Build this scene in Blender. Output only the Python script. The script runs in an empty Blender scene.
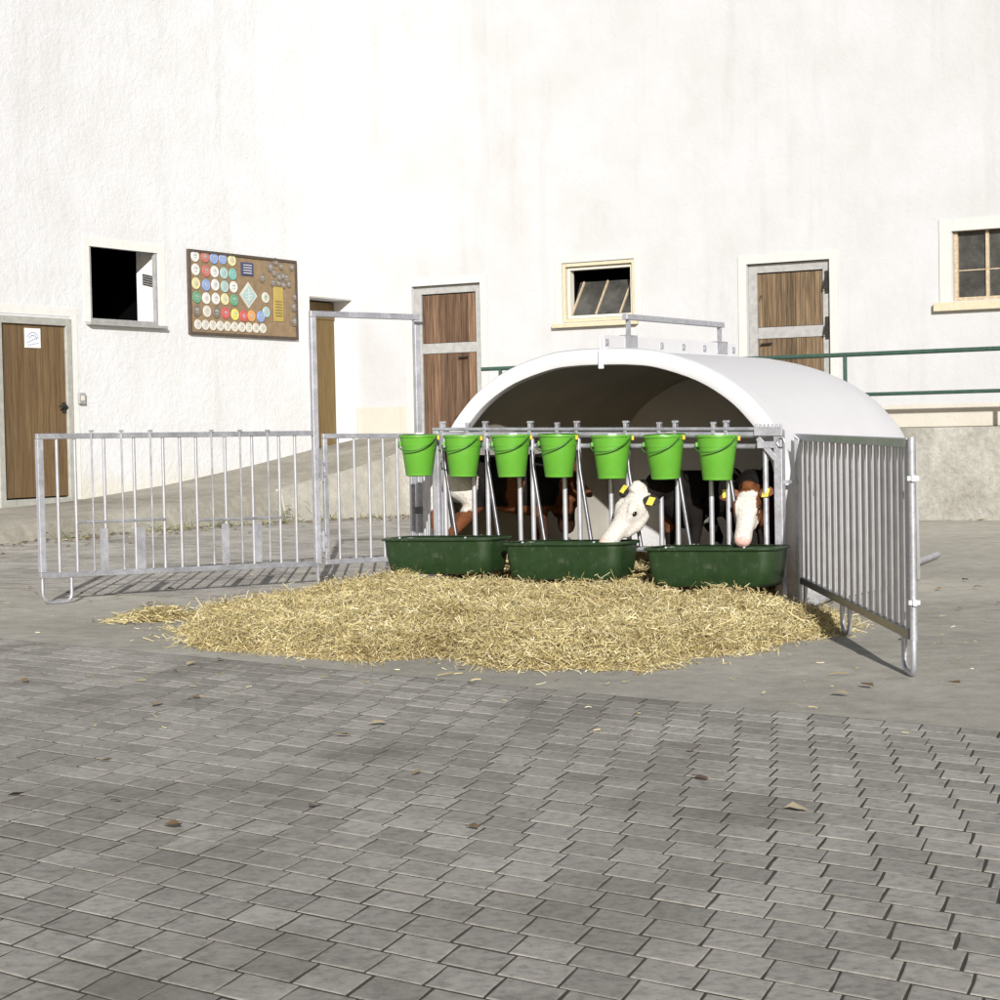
import bpy, bmesh, math, random
import numpy as np
from mathutils import Vector, Matrix, noise
random.seed(7); rng=np.random.default_rng(7)
S=bpy.context.scene; COL=S.collection
V=Vector
# ------------------------------------------------------------------ helpers
class MB:
    def __init__(s): s.v=[]; s.f=[]
    def add(s,vs,fs):
        b=len(s.v); s.v+= [V(p) for p in vs]; s.f+=[tuple(b+i for i in f) for f in fs]; return s
    def hexa(s,p):                       # 8 corners: bottom ring 0-3, top ring 4-7
        return s.add(p,[(3,2,1,0),(4,5,6,7),(0,1,5,4),(1,2,6,5),(2,3,7,6),(3,0,4,7)])
    def obb(s,c,ax,ay,az):               # centre and half axes
        c,ax,ay,az=V(c),V(ax),V(ay),V(az)
        return s.hexa([c-ax-ay-az,c+ax-ay-az,c+ax+ay-az,c-ax+ay-az,c-ax-ay+az,c+ax-ay+az,c+ax+ay+az,c-ax+ay+az])
    def bar(s,p,q,w,h,side=None):        # square bar from p to q
        p,q=V(p),V(q); d=(q-p).normalized()
        if side is None:
            side=V((1,0,0)) if abs(d.z)>.7 else V((0,0,1))
        x=d.cross(V(side)).normalized(); y=x.cross(d)
        return s.obb((p+q)/2,x*w/2,y*h/2,(q-p)/2)
    def tube(s,pts,r,n=10,cap=True):
        pts=[V(p) for p in pts]; R=r if isinstance(r,(list,tuple)) else [r]*len(pts)
        t0=(pts[1]-pts[0]).normalized(); a=t0.orthogonal().normalized(); rings=[]; b0=len(s.v)
        for i,p in enumerate(pts):
            t=(pts[min(i+1,len(pts)-1)]-pts[max(i-1,0)]).normalized()
            a=(a-t*a.dot(t)).normalized(); b=t.cross(a)
            s.v+=[p+(a*math.cos(2*math.pi*k/n)+b*math.sin(2*math.pi*k/n))*R[i] for k in range(n)]
        for i in range(len(pts)-1):
            for k in range(n):
                k2=(k+1)%n; s.f.append((b0+i*n+k,b0+i*n+k2,b0+(i+1)*n+k2,b0+(i+1)*n+k))
        if cap:
            s.f.append(tuple(b0+k for k in reversed(range(n)))); e=b0+(len(pts)-1)*n; s.f.append(tuple(e+k for k in range(n)))
        return s
    def rings(s,rs,close=True,cap0=True,cap1=True):
        b0=len(s.v); n=len(rs[0])
        for r in rs: s.v+=[V(p) for p in r]
        for i in range(len(rs)-1):
            for k in range(n if close else n-1):
                k2=(k+1)%n; s.f.append((b0+i*n+k,b0+i*n+k2,b0+(i+1)*n+k2,b0+(i+1)*n+k))
        if cap0: s.f.append(tuple(b0+k for k in reversed(range(n))))
        if cap1: e=b0+(len(rs)-1)*n; s.f.append(tuple(e+k for k in range(n)))
        return s
    def build(s,name,mat,parent=None,smooth=False,bevel=0,origin=None,recalc=True):
        o0=V(origin) if origin is not None else (parent_loc(parent) if parent else V((0,0,0)))
        me=bpy.data.meshes.new(name); me.from_pydata([tuple(p-o0) for p in s.v],[],s.f)
        if recalc:
            bm=bmesh.new(); bm.from_mesh(me); bmesh.ops.recalc_face_normals(bm,faces=bm.faces); bm.to_mesh(me); bm.free()
        me.materials.append(mat)
        o=bpy.data.objects.new(name,me); COL.objects.link(o)
        if parent: o.parent=parent
        elif origin is not None: o.location=o0
        if smooth:
            for p in me.polygons: p.use_smooth=True
            try: me.set_sharp_from_angle(angle=math.radians(40))
            except Exception: pass
        if bevel:
            m=o.modifiers.new('bevel','BEVEL'); m.width=bevel; m.segments=2; m.limit_method='ANGLE'; m.angle_limit=math.radians(50)
        return o
def parent_loc(o):
    l=V(o.location)
    while o.parent: o=o.parent; l+=V(o.location)
    return l
def tag(o,label=None,cat=None,group=None,kind=None):
    if label: o['label']=label
    if cat: o['category']=cat
    if group: o['group']=group
    if kind: o['kind']=kind
    return o
def thing(name,label,cat,loc=(0,0,0),group=None):
    o=bpy.data.objects.new(name,None); COL.objects.link(o); o.location=loc; o.empty_display_size=.2
    return tag(o,label,cat,group)
def copy_tree(o,parent=None):
    c=o.copy(); COL.objects.link(c)
    if parent: c.parent=parent
    for ch in [x for x in list(COL.objects) if x.parent==o]: copy_tree(ch,c)
    return c
# ------------------------------------------------------------------ materials
def new_mat(name):
    m=bpy.data.materials.new(name); m.use_nodes=True; nt=m.node_tree
    return m,nt,nt.nodes,nt.links,nt.nodes['Principled BSDF']
def ramp(N,stops):
    r=N.new('ShaderNodeValToRGB'); e=r.color_ramp.elements
    while len(e)<len(stops): e.new(.5)
    for x,(p,c) in zip(e,stops): x.position=p; x.color=(*c,1) if len(c)==3 else c
    return r
def tex_noise(N,L,scale,detail=6,rough=.6,vec=None,dist=0):
    n=N.new('ShaderNodeTexNoise'); n.inputs['Scale'].default_value=scale; n.inputs['Detail'].default_value=detail
    n.inputs['Roughness'].default_value=rough; n.inputs['Distortion'].default_value=dist
    if vec is not None: L.new(vec,n.inputs['Vector'])
    return n
def mapping(N,L,scale=(1,1,1),rot=(0,0,0),loc=(0,0,0),kind='Object'):
    tc=N.new('ShaderNodeTexCoord'); mp=N.new('ShaderNodeMapping')
    mp.inputs['Scale'].default_value=scale; mp.inputs['Rotation'].default_value=rot; mp.inputs['Location'].default_value=loc
    L.new(tc.outputs[kind],mp.inputs['Vector']); return mp.outputs['Vector']
def mixc(N,L,fac,a,b,mode='MIX'):
    m=N.new('ShaderNodeMix'); m.data_type='RGBA'; m.blend_type=mode
    for k,x in (('Factor',fac),('A',a),('B',b)):
        i=[q for q in m.inputs if q.name==k and (q.type=='RGBA' if k!='Factor' else q.type=='VALUE')][0]
        if hasattr(x,'is_output'): L.new(x,i)
        elif k=='Factor': i.default_value=x
        else: i.default_value=(*x,1)
    return [q for q in m.outputs if q.type=='RGBA'][0]
def bump(N,L,P,h,strength=.3,dist=.01):
    b=N.new('ShaderNodeBump'); b.inputs['Strength'].default_value=strength; b.inputs['Distance'].default_value=dist
    L.new(h,b.inputs['Height']); L.new(b.outputs['Normal'],P.inputs['Normal']); return b
def simple(name,col,rough=.5,metal=0,var=.12,scale=12,bmp=0,spec=None):
    m,nt,N,L,P=new_mat(name)
    v=mapping(N,L); n=tex_noise(N,L,scale,5,.6,v)
    r=ramp(N,[(.3,[c*(1-var) for c in col]),(.7,[min(1,c*(1+var)) for c in col])]); L.new(n.outputs['Fac'],r.inputs['Fac'])
    L.new(r.outputs['Color'],P.inputs['Base Color']); P.inputs['Roughness'].default_value=rough; P.inputs['Metallic'].default_value=metal
    if spec is not None: P.inputs['Specular IOR Level'].default_value=spec
    if bmp: bump(N,L,P,n.outputs['Fac'],bmp,.004)
    return m
def sepz(N,L,kind='Object'):
    tc=N.new('ShaderNodeTexCoord'); s=N.new('ShaderNodeSeparateXYZ'); L.new(tc.outputs[kind],s.inputs[0]); return s
def maprange(N,L,x,a,b,c=0,d=1):
    m=N.new('ShaderNodeMapRange'); L.new(x,m.inputs[0]); 
    for i,q in zip((1,2,3,4),(a,b,c,d)): m.inputs[i].default_value=q
    return m.outputs[0]
def math_n(N,L,op,a,b):
    m=N.new('ShaderNodeMath'); m.operation=op
    for i,x in enumerate((a,b)):
        if hasattr(x,'is_output'): L.new(x,m.inputs[i])
        else: m.inputs[i].default_value=x
    return m.outputs[0]
def plaster(name,white,cream,zlo,zhi,bstr=.5):
    m,nt,N,L,P=new_mat(name); v=mapping(N,L)
    n1=tex_noise(N,L,1.1,6,.65,v); n2=tex_noise(N,L,9,6,.7,v,.6); n3=tex_noise(N,L,.35,4,.5,v)
    s=sepz(N,L); z=math_n(N,L,'ADD',s.outputs['Z'],math_n(N,L,'MULTIPLY',n1.outputs['Fac'],.5))
    fac=maprange(N,L,z,zlo+.25,zhi+.25,1,0)
    c=mixc(N,L,fac,white,cream)
    r=ramp(N,[(.35,(.93,.925,.90)),(.62,(1,1,1))]); L.new(n1.outputs['Fac'],r.inputs['Fac'])
    c=mixc(N,L,1.0,c,r.outputs['Color'],'MULTIPLY')
    r2=ramp(N,[(.69,(1,1,1)),(.77,(.55,.50,.42))]); n4=tex_noise(N,L,5.5,8,.72,v); L.new(n4.outputs['Fac'],r2.inputs['Fac'])
    c=mixc(N,L,.8,c,r2.outputs['Color'],'MULTIPLY')
    n5=tex_noise(N,L,1,6,.65,mapping(N,L,(2.6,2.6,.22))); r5=ramp(N,[(.52,(1,1,1)),(.74,(.82,.81,.78))]); L.new(n5.outputs['Fac'],r5.inputs['Fac'])
    c=mixc(N,L,.5,c,r5.outputs['Color'],'MULTIPLY')
    L.new(c,P.inputs['Base Color']); P.inputs['Roughness'].default_value=.9; P.inputs['Specular IOR Level'].default_value=.15
    bump(N,L,P,n2.outputs['Fac'],bstr,.02); return m
def wood(name,c1,c2,c3,pw,axis,off=0,rough=.8,seam=.02,streak=1.0,var=(.62,1.12)):
    """vertical boards; axis = horizontal board direction (object space)"""
    m,nt,N,L,P=new_mat(name)
    tc=N.new('ShaderNodeTexCoord'); d=N.new('ShaderNodeVectorMath'); d.operation='DOT_PRODUCT'
    L.new(tc.outputs['Object'],d.inputs[0]); d.inputs[1].default_value=axis
    u=math_n(N,L,'DIVIDE',math_n(N,L,'ADD',d.outputs['Value'],off+50),pw)
    fl=math_n(N,L,'FLOOR',u,0); fr=math_n(N,L,'FRACT',u,0)
    wn=N.new('ShaderNodeTexWhiteNoise'); wn.noise_dimensions='1D'; L.new(fl,wn.inputs['W'])
    s=sepz(N,L); cv=N.new('ShaderNodeCombineXYZ')
    L.new(math_n(N,L,'MULTIPLY',d.outputs['Value'],38),cv.inputs[0]); L.new(math_n(N,L,'MULTIPLY',s.outputs['Z'],1.6),cv.inputs[1]); L.new(math_n(N,L,'MULTIPLY',wn.outputs['Value'],40),cv.inputs[2])
    n=tex_noise(N,L,1,7,.65,cv.outputs[0],.4)
    r=ramp(N,[(.28,c1),(.5,c2),(.75,c3)]); L.new(n.outputs['Fac'],r.inputs['Fac'])
    val=maprange(N,L,wn.outputs['Value'],0,1,*var)
    g=N.new('ShaderNodeCombineColor'); [L.new(val,g.inputs[i]) for i in range(3)]
    c=mixc(N,L,1.0,r.outputs['Color'],g.outputs[0],'MULTIPLY')
    e=math_n(N,L,'MINIMUM',fr,math_n(N,L,'SUBTRACT',1,fr)); ek=maprange(N,L,e,0,seam,1,0)
    c=mixc(N,L,ek,c,(.02,.014,.01))
    kn=tex_noise(N,L,7,3,.5,mapping(N,L,(1,1,.45))); kf=ramp(N,[(.70,(0,0,0)),(.76,(1,1,1))]); L.new(kn.outputs['Fac'],kf.inputs['Fac'])
    kb=N.new('ShaderNodeRGBToBW'); L.new(kf.outputs['Color'],kb.inputs[0])
    c=mixc(N,L,math_n(N,L,'MULTIPLY',kb.outputs[0],.7*streak),c,(.03,.02,.012))
    L.new(c,P.inputs['Base Color']); P.inputs['Roughness'].default_value=rough; P.inputs['Specular IOR Level'].default_value=.2
    bump(N,L,P,math_n(N,L,'SUBTRACT',n.outputs['Fac'],math_n(N,L,'MULTIPLY',ek,2)),.5,.006); return m
def galv(name,col=(.60,.61,.64),metal=.55,rough=.42):
    m,nt,N,L,P=new_mat(name); v=mapping(N,L)
    vo=N.new('ShaderNodeTexVoronoi'); vo.inputs['Scale'].default_value=45; L.new(v,vo.inputs['Vector'])
    n=tex_noise(N,L,7,6,.65,v)
    r=ramp(N,[(.3,[c*.78 for c in col]),(.7,[min(1,c*1.18) for c in col])]); L.new(n.outputs['Fac'],r.inputs['Fac'])
    bw=maprange(N,L,vo.outputs['Distance'],0,.6,.88,1.08); g=N.new('ShaderNodeCombineColor'); [L.new(bw,g.inputs[i]) for i in range(3)]
    L.new(mixc(N,L,1.0,r.outputs['Color'],g.outputs[0],'MULTIPLY'),P.inputs['Base Color'])
    P.inputs['Metallic'].default_value=metal
    L.new(maprange(N,L,n.outputs['Fac'],.2,.8,rough-.1,rough+.18),P.inputs['Roughness']); return m

# world frames -----------------------------------------------------------
DL=V((.50886,.86085,0)); NL=V((.86085,-.50886,0)); DB=V((.86085,-.50886,0)); NB=-DL
K=V((-2.34,31.7,0))                                 # inner corner of the two buildings
def LW(s,z,d=0): return K-DL*s+NL*d+V((0,0,z))      # left building wall: s towards the camera, d outwards
def BW(t,z,d=0): return K+DB*t+NB*d+V((0,0,z))      # rear building wall
A0=V((2.0243,13.85,0)); U=V((-math.cos(math.radians(32)),math.sin(math.radians(32)),0)); NF=V((-U.y*-1*-1,0,0))
NF=V((-math.sin(math.radians(32)),-math.cos(math.radians(32)),0))
def FR(t,o,z): return A0+U*t+NF*o+V((0,0,z+.0167*t-.03))   # feed front: t leftwards, o outwards
def sst(a,b,x):
    x=min(1,max(0,(x-a)/(b-a))); return x*x*(3-2*x)
def gz(x,y):
    return -.015*min(3,max(-5,x))+.07*sst(18,24,y)*sst(1,-4,x)+.085*sst(18,24,y)*sst(1,4,x)

# materials
M={}
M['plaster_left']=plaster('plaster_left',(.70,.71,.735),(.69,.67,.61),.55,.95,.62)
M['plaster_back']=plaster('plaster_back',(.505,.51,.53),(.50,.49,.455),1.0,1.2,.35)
M['plinth']=plaster('plinth_cream',(.53,.505,.45),(.48,.455,.385),1.1,1.3,.5)
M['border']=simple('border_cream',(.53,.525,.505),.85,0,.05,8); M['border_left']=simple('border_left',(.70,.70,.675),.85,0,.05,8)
M['galv']=galv('galvanised',(.46,.465,.50),.6,.4)
M['galv_dark']=galv('galvanised_dull',(.22,.225,.245),.8,.32)
M['galv_bar']=simple('galvanised_bar',(.47,.475,.505),.36,.45,.12,9)
M['galv_post']=galv('galvanised_post',(.36,.365,.39),.5,.5)
M['zinc_flat']=galv('zinc_plate',(.46,.46,.50),.5,.45)
def hut_mat():
    m,nt,N,L,P=new_mat('hut_plastic'); v=mapping(N,L); sp=sepz(N,L,'Object')
    n1=tex_noise(N,L,2.2,7,.65,v,.4); n2=tex_noise(N,L,14,6,.7,mapping(N,L,(1,1,.25))); n3=tex_noise(N,L,40,4,.7,v)
    r=ramp(N,[(.3,(.585,.585,.60)),(.7,(.64,.64,.665))]); L.new(n1.outputs['Fac'],r.inputs['Fac'])
    low=maprange(N,L,math_n(N,L,'ADD',sp.outputs['Z'],math_n(N,L,'MULTIPLY',n1.outputs['Fac'],.5)),.25,.75,1,0)
    c=mixc(N,L,math_n(N,L,'MULTIPLY',low,maprange(N,L,n3.outputs['Fac'],.35,.65,.15,.75)),r.outputs['Color'],(.30,.26,.19))
    st=maprange(N,L,n2.outputs['Fac'],.60,.78,0,.28); c=mixc(N,L,st,c,(.44,.44,.40))
    L.new(c,P.inputs['Base Color']); L.new(maprange(N,L,n1.outputs['Fac'],.3,.7,.30,.48),P.inputs['Roughness']); P.inputs['Specular IOR Level'].default_value=.4
    bump(N,L,P,n1.outputs['Fac'],.12,.02); return m
M['hut']=hut_mat()
M['hut_in_shade']=simple('hut_inner_shade',(.42,.40,.35),.65,0,.10,2.5,0,.2)  # darker and browner than the shell: the hut's inside shade put into the colour
M['green']=None
M['frame_grey']=simple('frame_grey',(.36,.36,.33),.8,0,.14,12,.3)
M['frame_stone']=simple('frame_stone',(.33,.33,.325),.85,0,.16,12,.4)
M['dark']=simple('interior_shade_black',(.003,.003,.003),1,0,.1,5,0,0.0)  # near black: shade of unlit interiors put into the colour
M['iron']=simple('black_iron',(.03,.028,.026),.6,.3,.2,20)
M['rail_green']=simple('rail_green',(.035,.075,.058),.45,0,.25,15)
M['door_left']=wood('planks_left',(.085,.052,.024),(.155,.10,.05),(.21,.145,.078),.115,tuple(DL),0,.6,.02,.6,(.86,1.06))
M['door_side']=wood('planks_side',(.13,.085,.032),(.21,.14,.055),(.28,.19,.09),.6,tuple(DL),0,.6,.005,.2)
M['door_mid']=wood('planks_mid',(.05,.032,.022),(.18,.108,.068),(.30,.20,.13),.135,tuple(DB),.03,.85,.035,1.0,(.5,1.1))
M['door_right']=wood('planks_right',(.045,.032,.021),(.175,.12,.072),(.31,.235,.15),.075,tuple(DB),.0,.85,.05,1.0,(.6,1.1))
M['win_cream']=simple('window_cream',(.52,.47,.34),.6,0,.1,20)
M['win_white']=simple('window_white',(.62,.60,.53),.5,0,.06,20)
M['win_wood']=simple('window_wood',(.45,.36,.25),.7,0,.25,20)
M['paint_white']=simple('paint_white',(.8,.8,.78),.5,0,.05,14)
def glass_dirty():
    m,nt,N,L,P=new_mat('dirty_glass'); v=mapping(N,L); n=tex_noise(N,L,3,7,.7,v)
    r=ramp(N,[(.35,(.035,.034,.032)),(.75,(.10,.098,.09))]); L.new(n.outputs['Fac'],r.inputs['Fac']); L.new(r.outputs['Color'],P.inputs['Base Color'])
    L.new(maprange(N,L,n.outputs['Fac'],.3,.7,.12,.4),P.inputs['Roughness']); return m
M['glass']=glass_dirty()
def concrete(name,c0,c1,c2,stain=True,bs=.3,scale=1.0):
    m,nt,N,L,P=new_mat(name); v=mapping(N,L,(scale,)*3)
    n1=tex_noise(N,L,.55,7,.62,v,.5); n2=tex_noise(N,L,6,8,.7,v); n3=tex_noise(N,L,60,3,.6,v)
    r=ramp(N,[(.3,c0),(.5,c1),(.7,c2)]); L.new(n1.outputs['Fac'],r.inputs['Fac'])
    r2=ramp(N,[(.3,(.74,.74,.73)),(.68,(1.1,1.1,1.1))]); L.new(n2.outputs['Fac'],r2.inputs['Fac'])
    c=mixc(N,L,1.0,r.outputs['Color'],r2.outputs['Color'],'MULTIPLY')
    r3=ramp(N,[(.3,(.86,.86,.86)),(.7,(1.08,1.08,1.08))]); L.new(n3.outputs['Fac'],r3.inputs['Fac'])
    c=mixc(N,L,1.0,c,r3.outputs['Color'],'MULTIPLY')
    if stain:
        n4=tex_noise(N,L,.8,8,.72,mapping(N,L,(.7,1.3,1),loc=(3,1,0)),.8); r4=ramp(N,[(.60,(0,0,0)),(.72,(1,1,1))]); L.new(n4.outputs['Fac'],r4.inputs['Fac'])
        bw=N.new('ShaderNodeRGBToBW'); L.new(r4.outputs['Color'],bw.inputs[0])
        c=mixc(N,L,math_n(N,L,'MULTIPLY',bw.outputs[0],.5),c,(.15,.135,.11))
    L.new(c,P.inputs['Base Color']); P.inputs['Roughness'].default_value=.88; P.inputs['Specular IOR Level'].default_value=.25
    bump(N,L,P,math_n(N,L,'ADD',n2.outputs['Fac'],math_n(N,L,'MULTIPLY',n3.outputs['Fac'],.3)),bs,.012); return m
M['yard']=concrete('yard_concrete',(.36,.337,.288),(.43,.404,.35),(.495,.468,.408))
M['ramp']=concrete('ramp_concrete',(.22,.208,.17),(.32,.30,.255),(.40,.38,.33),True,1.2,1.5)
M['retain']=concrete('retaining_concrete',(.30,.288,.255),(.41,.398,.36),(.50,.488,.445),True,1.6,2.2)
M['cheek']=concrete('cheek_concrete',(.40,.38,.33),(.46,.44,.39),(.50,.48,.43),True,.4)
M['joint']=concrete('joint_sand',(.045,.042,.032),(.075,.067,.053),(.12,.106,.083),False,.5)
def paver_mat():
    m,nt,N,L,P=new_mat('paver_stone'); g=N.new('ShaderNodeNewGeometry'); v=mapping(N,L)
    r=ramp(N,[(0,(.285,.268,.240)),(.5,(.352,.332,.300)),(1,(.42,.397,.360))]); L.new(g.outputs['Random Per Island'],r.inputs['Fac'])
    n2=tex_noise(N,L,28,6,.7,v); r2=ramp(N,[(.28,(.58,.58,.57)),(.5,(1,1,1)),(.72,(1.2,1.2,1.18))]); L.new(n2.outputs['Fac'],r2.inputs['Fac'])
    c=mixc(N,L,1.0,r.outputs['Color'],r2.outputs['Color'],'MULTIPLY')
    n1=tex_noise(N,L,.9,7,.68,v,.7); r1=ramp(N,[(.48,(0,0,0)),(.70,(1,1,1))]); L.new(n1.outputs['Fac'],r1.inputs['Fac'])
    bw=N.new('ShaderNodeRGBToBW'); L.new(r1.outputs['Color'],bw.inputs[0])
    c=mixc(N,L,math_n(N,L,'MULTIPLY',bw.outputs[0],.68),c,(.12,.108,.085))
    L.new(c,P.inputs['Base Color']); P.inputs['Roughness'].default_value=.8; P.inputs['Specular IOR Level'].default_value=.3
    bump(N,L,P,n2.outputs['Fac'],.35,.006); return m
M['paver']=paver_mat()
def straw_mat(name,dark=1.0):
    m,nt,N,L,P=new_mat(name); g=N.new('ShaderNodeNewGeometry')
    k=dark
    r=ramp(N,[(0,(.25*k,.20*k,.085*k)),(.25,(.41*k,.335*k,.15*k)),(.6,(.56*k,.475*k,.24*k)),(.85,(.68*k,.595*k,.35*k)),(1,(.78*k,.73*k,.54*k))]); L.new(g.outputs['Random Per Island'],r.inputs['Fac'])
    n=tex_noise(N,L,1.6,5,.6,mapping(N,L)); r2=ramp(N,[(.3,(.68,.63,.55)),(.62,(1.06,1.06,1.06))]); L.new(n.outputs['Fac'],r2.inputs['Fac'])
    L.new(mixc(N,L,1.0,r.outputs['Color'],r2.outputs['Color'],'MULTIPLY'),P.inputs['Base Color']); P.inputs['Roughness'].default_value=.55; P.inputs['Specular IOR Level'].default_value=.3
    return m
M['straw']=straw_mat('straw')
M['straw_base']=simple('straw_base',(.33,.25,.12),.9,0,.45,40,.8)
def plastic(name,col,rough,var=.06,wear=.35):
    m,nt,N,L,P=new_mat(name); v=mapping(N,L)
    n1=tex_noise(N,L,5,6,.65,v,.5); n2=tex_noise(N,L,30,6,.75,mapping(N,L,(1,1,.3)),.3); n3=tex_noise(N,L,12,7,.7,v)
    r=ramp(N,[(.3,[c*(1-var) for c in col]),(.7,[c*(1+var) for c in col])]); L.new(n1.outputs['Fac'],r.inputs['Fac'])
    dust=[.55*c+.45*q for c,q in zip(col,(.42,.39,.31))]
    c=mixc(N,L,maprange(N,L,n2.outputs['Fac'],.60,.75,0,wear),r.outputs['Color'],dust)
    c=mixc(N,L,maprange(N,L,n3.outputs['Fac'],.60,.72,0,wear*.8),c,dust)
    L.new(c,P.inputs['Base Color']); L.new(maprange(N,L,n3.outputs['Fac'],.35,.7,rough-.04,rough+.25),P.inputs['Roughness']); return m
M['bucket']=plastic('bucket_green',(.105,.33,.03),.32)
M['bucket_in']=plastic('bucket_rim',(.092,.29,.025),.4)
M['trough']=plastic('trough_green',(.018,.042,.013),.38,.2)
M['wire']=simple('handle_wire',(.05,.16,.03),.45,.3,.1,20)
M['yellow']=plastic('yellow_plastic',(.80,.68,.10),.45)
M['orange']=plastic('orange_clip',(.85,.50,.06),.45)
M['leaf']=None

# ------------------------------------------------------------------ ground
def yard():
    xs=list(np.linspace(-60,-9,18))+list(np.linspace(-8,8,41))+list(np.linspace(9,60,18)); ys=list(np.linspace(-30,1,10))+list(np.linspace(2,34,65))+list(np.linspace(36,80,12))
    mb=MB(); n=len(xs)
    mb.v=[V((x,y,gz(x,y))) for y in ys for x in xs]
    mb.f=[(j*n+i,j*n+i+1,(j+1)*n+i+1,(j+1)*n+i) for j in range(len(ys)-1) for i in range(n-1)]
    tag(mb.build('yard',M['yard'],smooth=True),kind='structure')
yard()
ED0=V((-.02,9.70,0)); ER=V((.805,-.593,0)).normalized(); EN=V((-ER.y*-1,0,0)); EN=V((-.593,-.805,0)).normalized()   # paving edge: direction, towards the camera
def pavers(name,origin,er,en,na,nb,a,b,inside,skew,h0=.0068):
    verts=[];faces=[]
    for j in range(nb):
        for i in range(na):
            a0=(i-na/2+(.5 if j%2 else 0))*a; b0=j*b
            c=origin+er*(a0+a/2)+en*(b0+b/2)
            if not inside(c.x,c.y): continue
            g=random.uniform(.0035,.0058); sk=skew
            # slanted ends with a slight wave, chamfered top
            h_=g*1.35; P=[(a0+g,b0+h_),(a0+a-g,b0+h_),(a0+a-g+sk*.5,b0+b*.5),(a0+a-g+sk,b0+b-h_),(a0+g+sk,b0+b-h_),(a0+g+sk*.5,b0+b*.5)]
            P=[(p+random.uniform(-.0022,.0022),q+random.uniform(-.0022,.0022)) for p,q in P]
            cx=sum(p for p,_ in P)/6; cy=sum(q for _,q in P)/6
            t1,t2=random.gauss(0,.0014),random.gauss(0,.0014); dz=max(-.0008,min(.0008,random.gauss(0,.0004)))
            bi=len(verts)
            for lev in (0,1,2):
                k=1 if lev<2 else .95
                for p,q in P:
                    w=origin+er*(cx+(p-cx)*k)+en*(cy+(q-cy)*(k-.0 if lev<2 else k-.01))
                    z=gz(w.x,w.y)+( -.01 if lev==0 else h0-.0010 if lev==1 else h0)+(dz+(p-cx)*t1+(q-cy)*t2 if lev else 0)
                    verts.append((w.x,w.y,z))
            for lev in (0,1):
                for k in range(6):
                    k2=(k+1)%6; faces.append((bi+lev*6+k,bi+lev*6+k2,bi+lev*6+6+k2,bi+lev*6+6+k))
            faces.append(tuple(bi+12+k for k in range(6)))
    mb=MB(); mb.v=[V(p) for p in verts]; mb.f=faces
    tag(mb.build(name,M['paver'],recalc=True),kind='structure')
def joint_sheet(name,pts_fn,nu,nv):
    mb=MB(); mb.v=[]
    for j in range(nv+1):
        for i in range(nu+1):
            p=pts_fn(i/nu,j/nv); mb.v.append(V((p.x,p.y,gz(p.x,p.y)+.004)))
    mb.f=[(j*(nu+1)+i,j*(nu+1)+i+1,(j+1)*(nu+1)+i+1,(j+1)*(nu+1)+i) for j in range(nv) for i in range(nu)]
    tag(mb.build(name,M['joint'],smooth=True),kind='structure')
joint_sheet('paving_bed',lambda a,b: ED0+ER*(-9+18*a)+EN*(-.012+11*b),36,22)
pavers('paving',ED0,ER,EN,98,66,.178,.168,lambda x,y: y>-.6 and -7<x<7,.050)
FO=V((-5.6,15.6,0)); fer=NL.copy(); fen=DL.copy()
joint_sheet('rear_paving_bed',lambda a,b: V((-4.6,16.2,0))+NL*(-4+7*a)+DL*(0+13.2*b),24,40)
pavers('rear_paving',V((-4.6,16.2,0))+NL*(-.5),fer,fen,42,76,.178,.168,lambda x,y: (V((x,y,0))-K).dot(NL)>2.12 and (V((x,y,0))-K).dot(DL)<-1.3 and -9<x<1.2,.03)

# ramp along the left building and the raised walkway
def interp(x,tab):
    for (x0,y0),(x1,y1) in zip(tab,tab[1:]):
        if x<=x1: return y0+(y1-y0)*(x-x0)/(x1-x0)
    return tab[-1][1]
RW=[(-2,1.25),(0,1.24),(1.31,1.08),(2.92,.86),(4.8,.64),(6.78,.485),(8.2,.44),(12,.34),(18,.26)]
RO=[(-2,1.26),(1.1,1.235),(1.86,.95),(3.3,.73),(4.77,.54),(7.36,.42),(10.15,.33),(18,.22)]
def ramp_mesh():
    mb=MB(); ss=[-.02+i*.35 for i in range(53)]; r=[]
    for s in ss:
        zi,zo=interp(s,RW),interp(s,RO); off=2.0
        g0=LW(s,0,off+.12); gb=gz(g0.x,g0.y)-.03
        r.append([LW(s,gb-.3,-.02),LW(s,zi,-.02),LW(s,zi*.55+zo*.45,off*.5),LW(s,zo,off-.03),LW(s,zo-.025,off),LW(s,gb,off+.12)])
    mb.rings(r,close=True); tag(mb.build('ramp',M['ramp'],smooth=True),kind='structure')
    mb=MB(); mb.hexa([BW(1.98,1.0,-.02),BW(24,1.0,-.02),BW(24,1.0,1.82),BW(1.98,1.0,1.82),BW(1.98,1.252,-.02),BW(24,1.252,-.02),BW(24,1.252,1.82),BW(1.98,1.252,1.82)])
    tag(mb.build('walkway',M['ramp']),kind='structure')
ramp_mesh()
rw=thing('retaining_wall','rough grey concrete retaining wall below the green handrail, carrying the raised walkway','wall',BW(2,0,1.85))
mb=MB(); n=90; rows=[]
for i in range(n+1):
    t=2.0+20*i/n; b=BW(t,0,1.85); g=gz(b.x,b.y)-.05; row=[]
    for k in range(9):
        z=g+(1.25-g)*k/8; w=.02*noise.noise(V((t*2.3,z*3,0)))+.012*noise.noise(V((t*9,z*9,4)))
        row.append(BW(t,z,1.85+w*(k<8)))
    row.append(BW(t,1.25,1.75)); row.append(BW(t,g,1.75)); rows.append(row)
mb.rings(rows,close=True); mb.build('wall_face',M['retain'],rw,smooth=True)
mb=MB(); rows=[]
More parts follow.
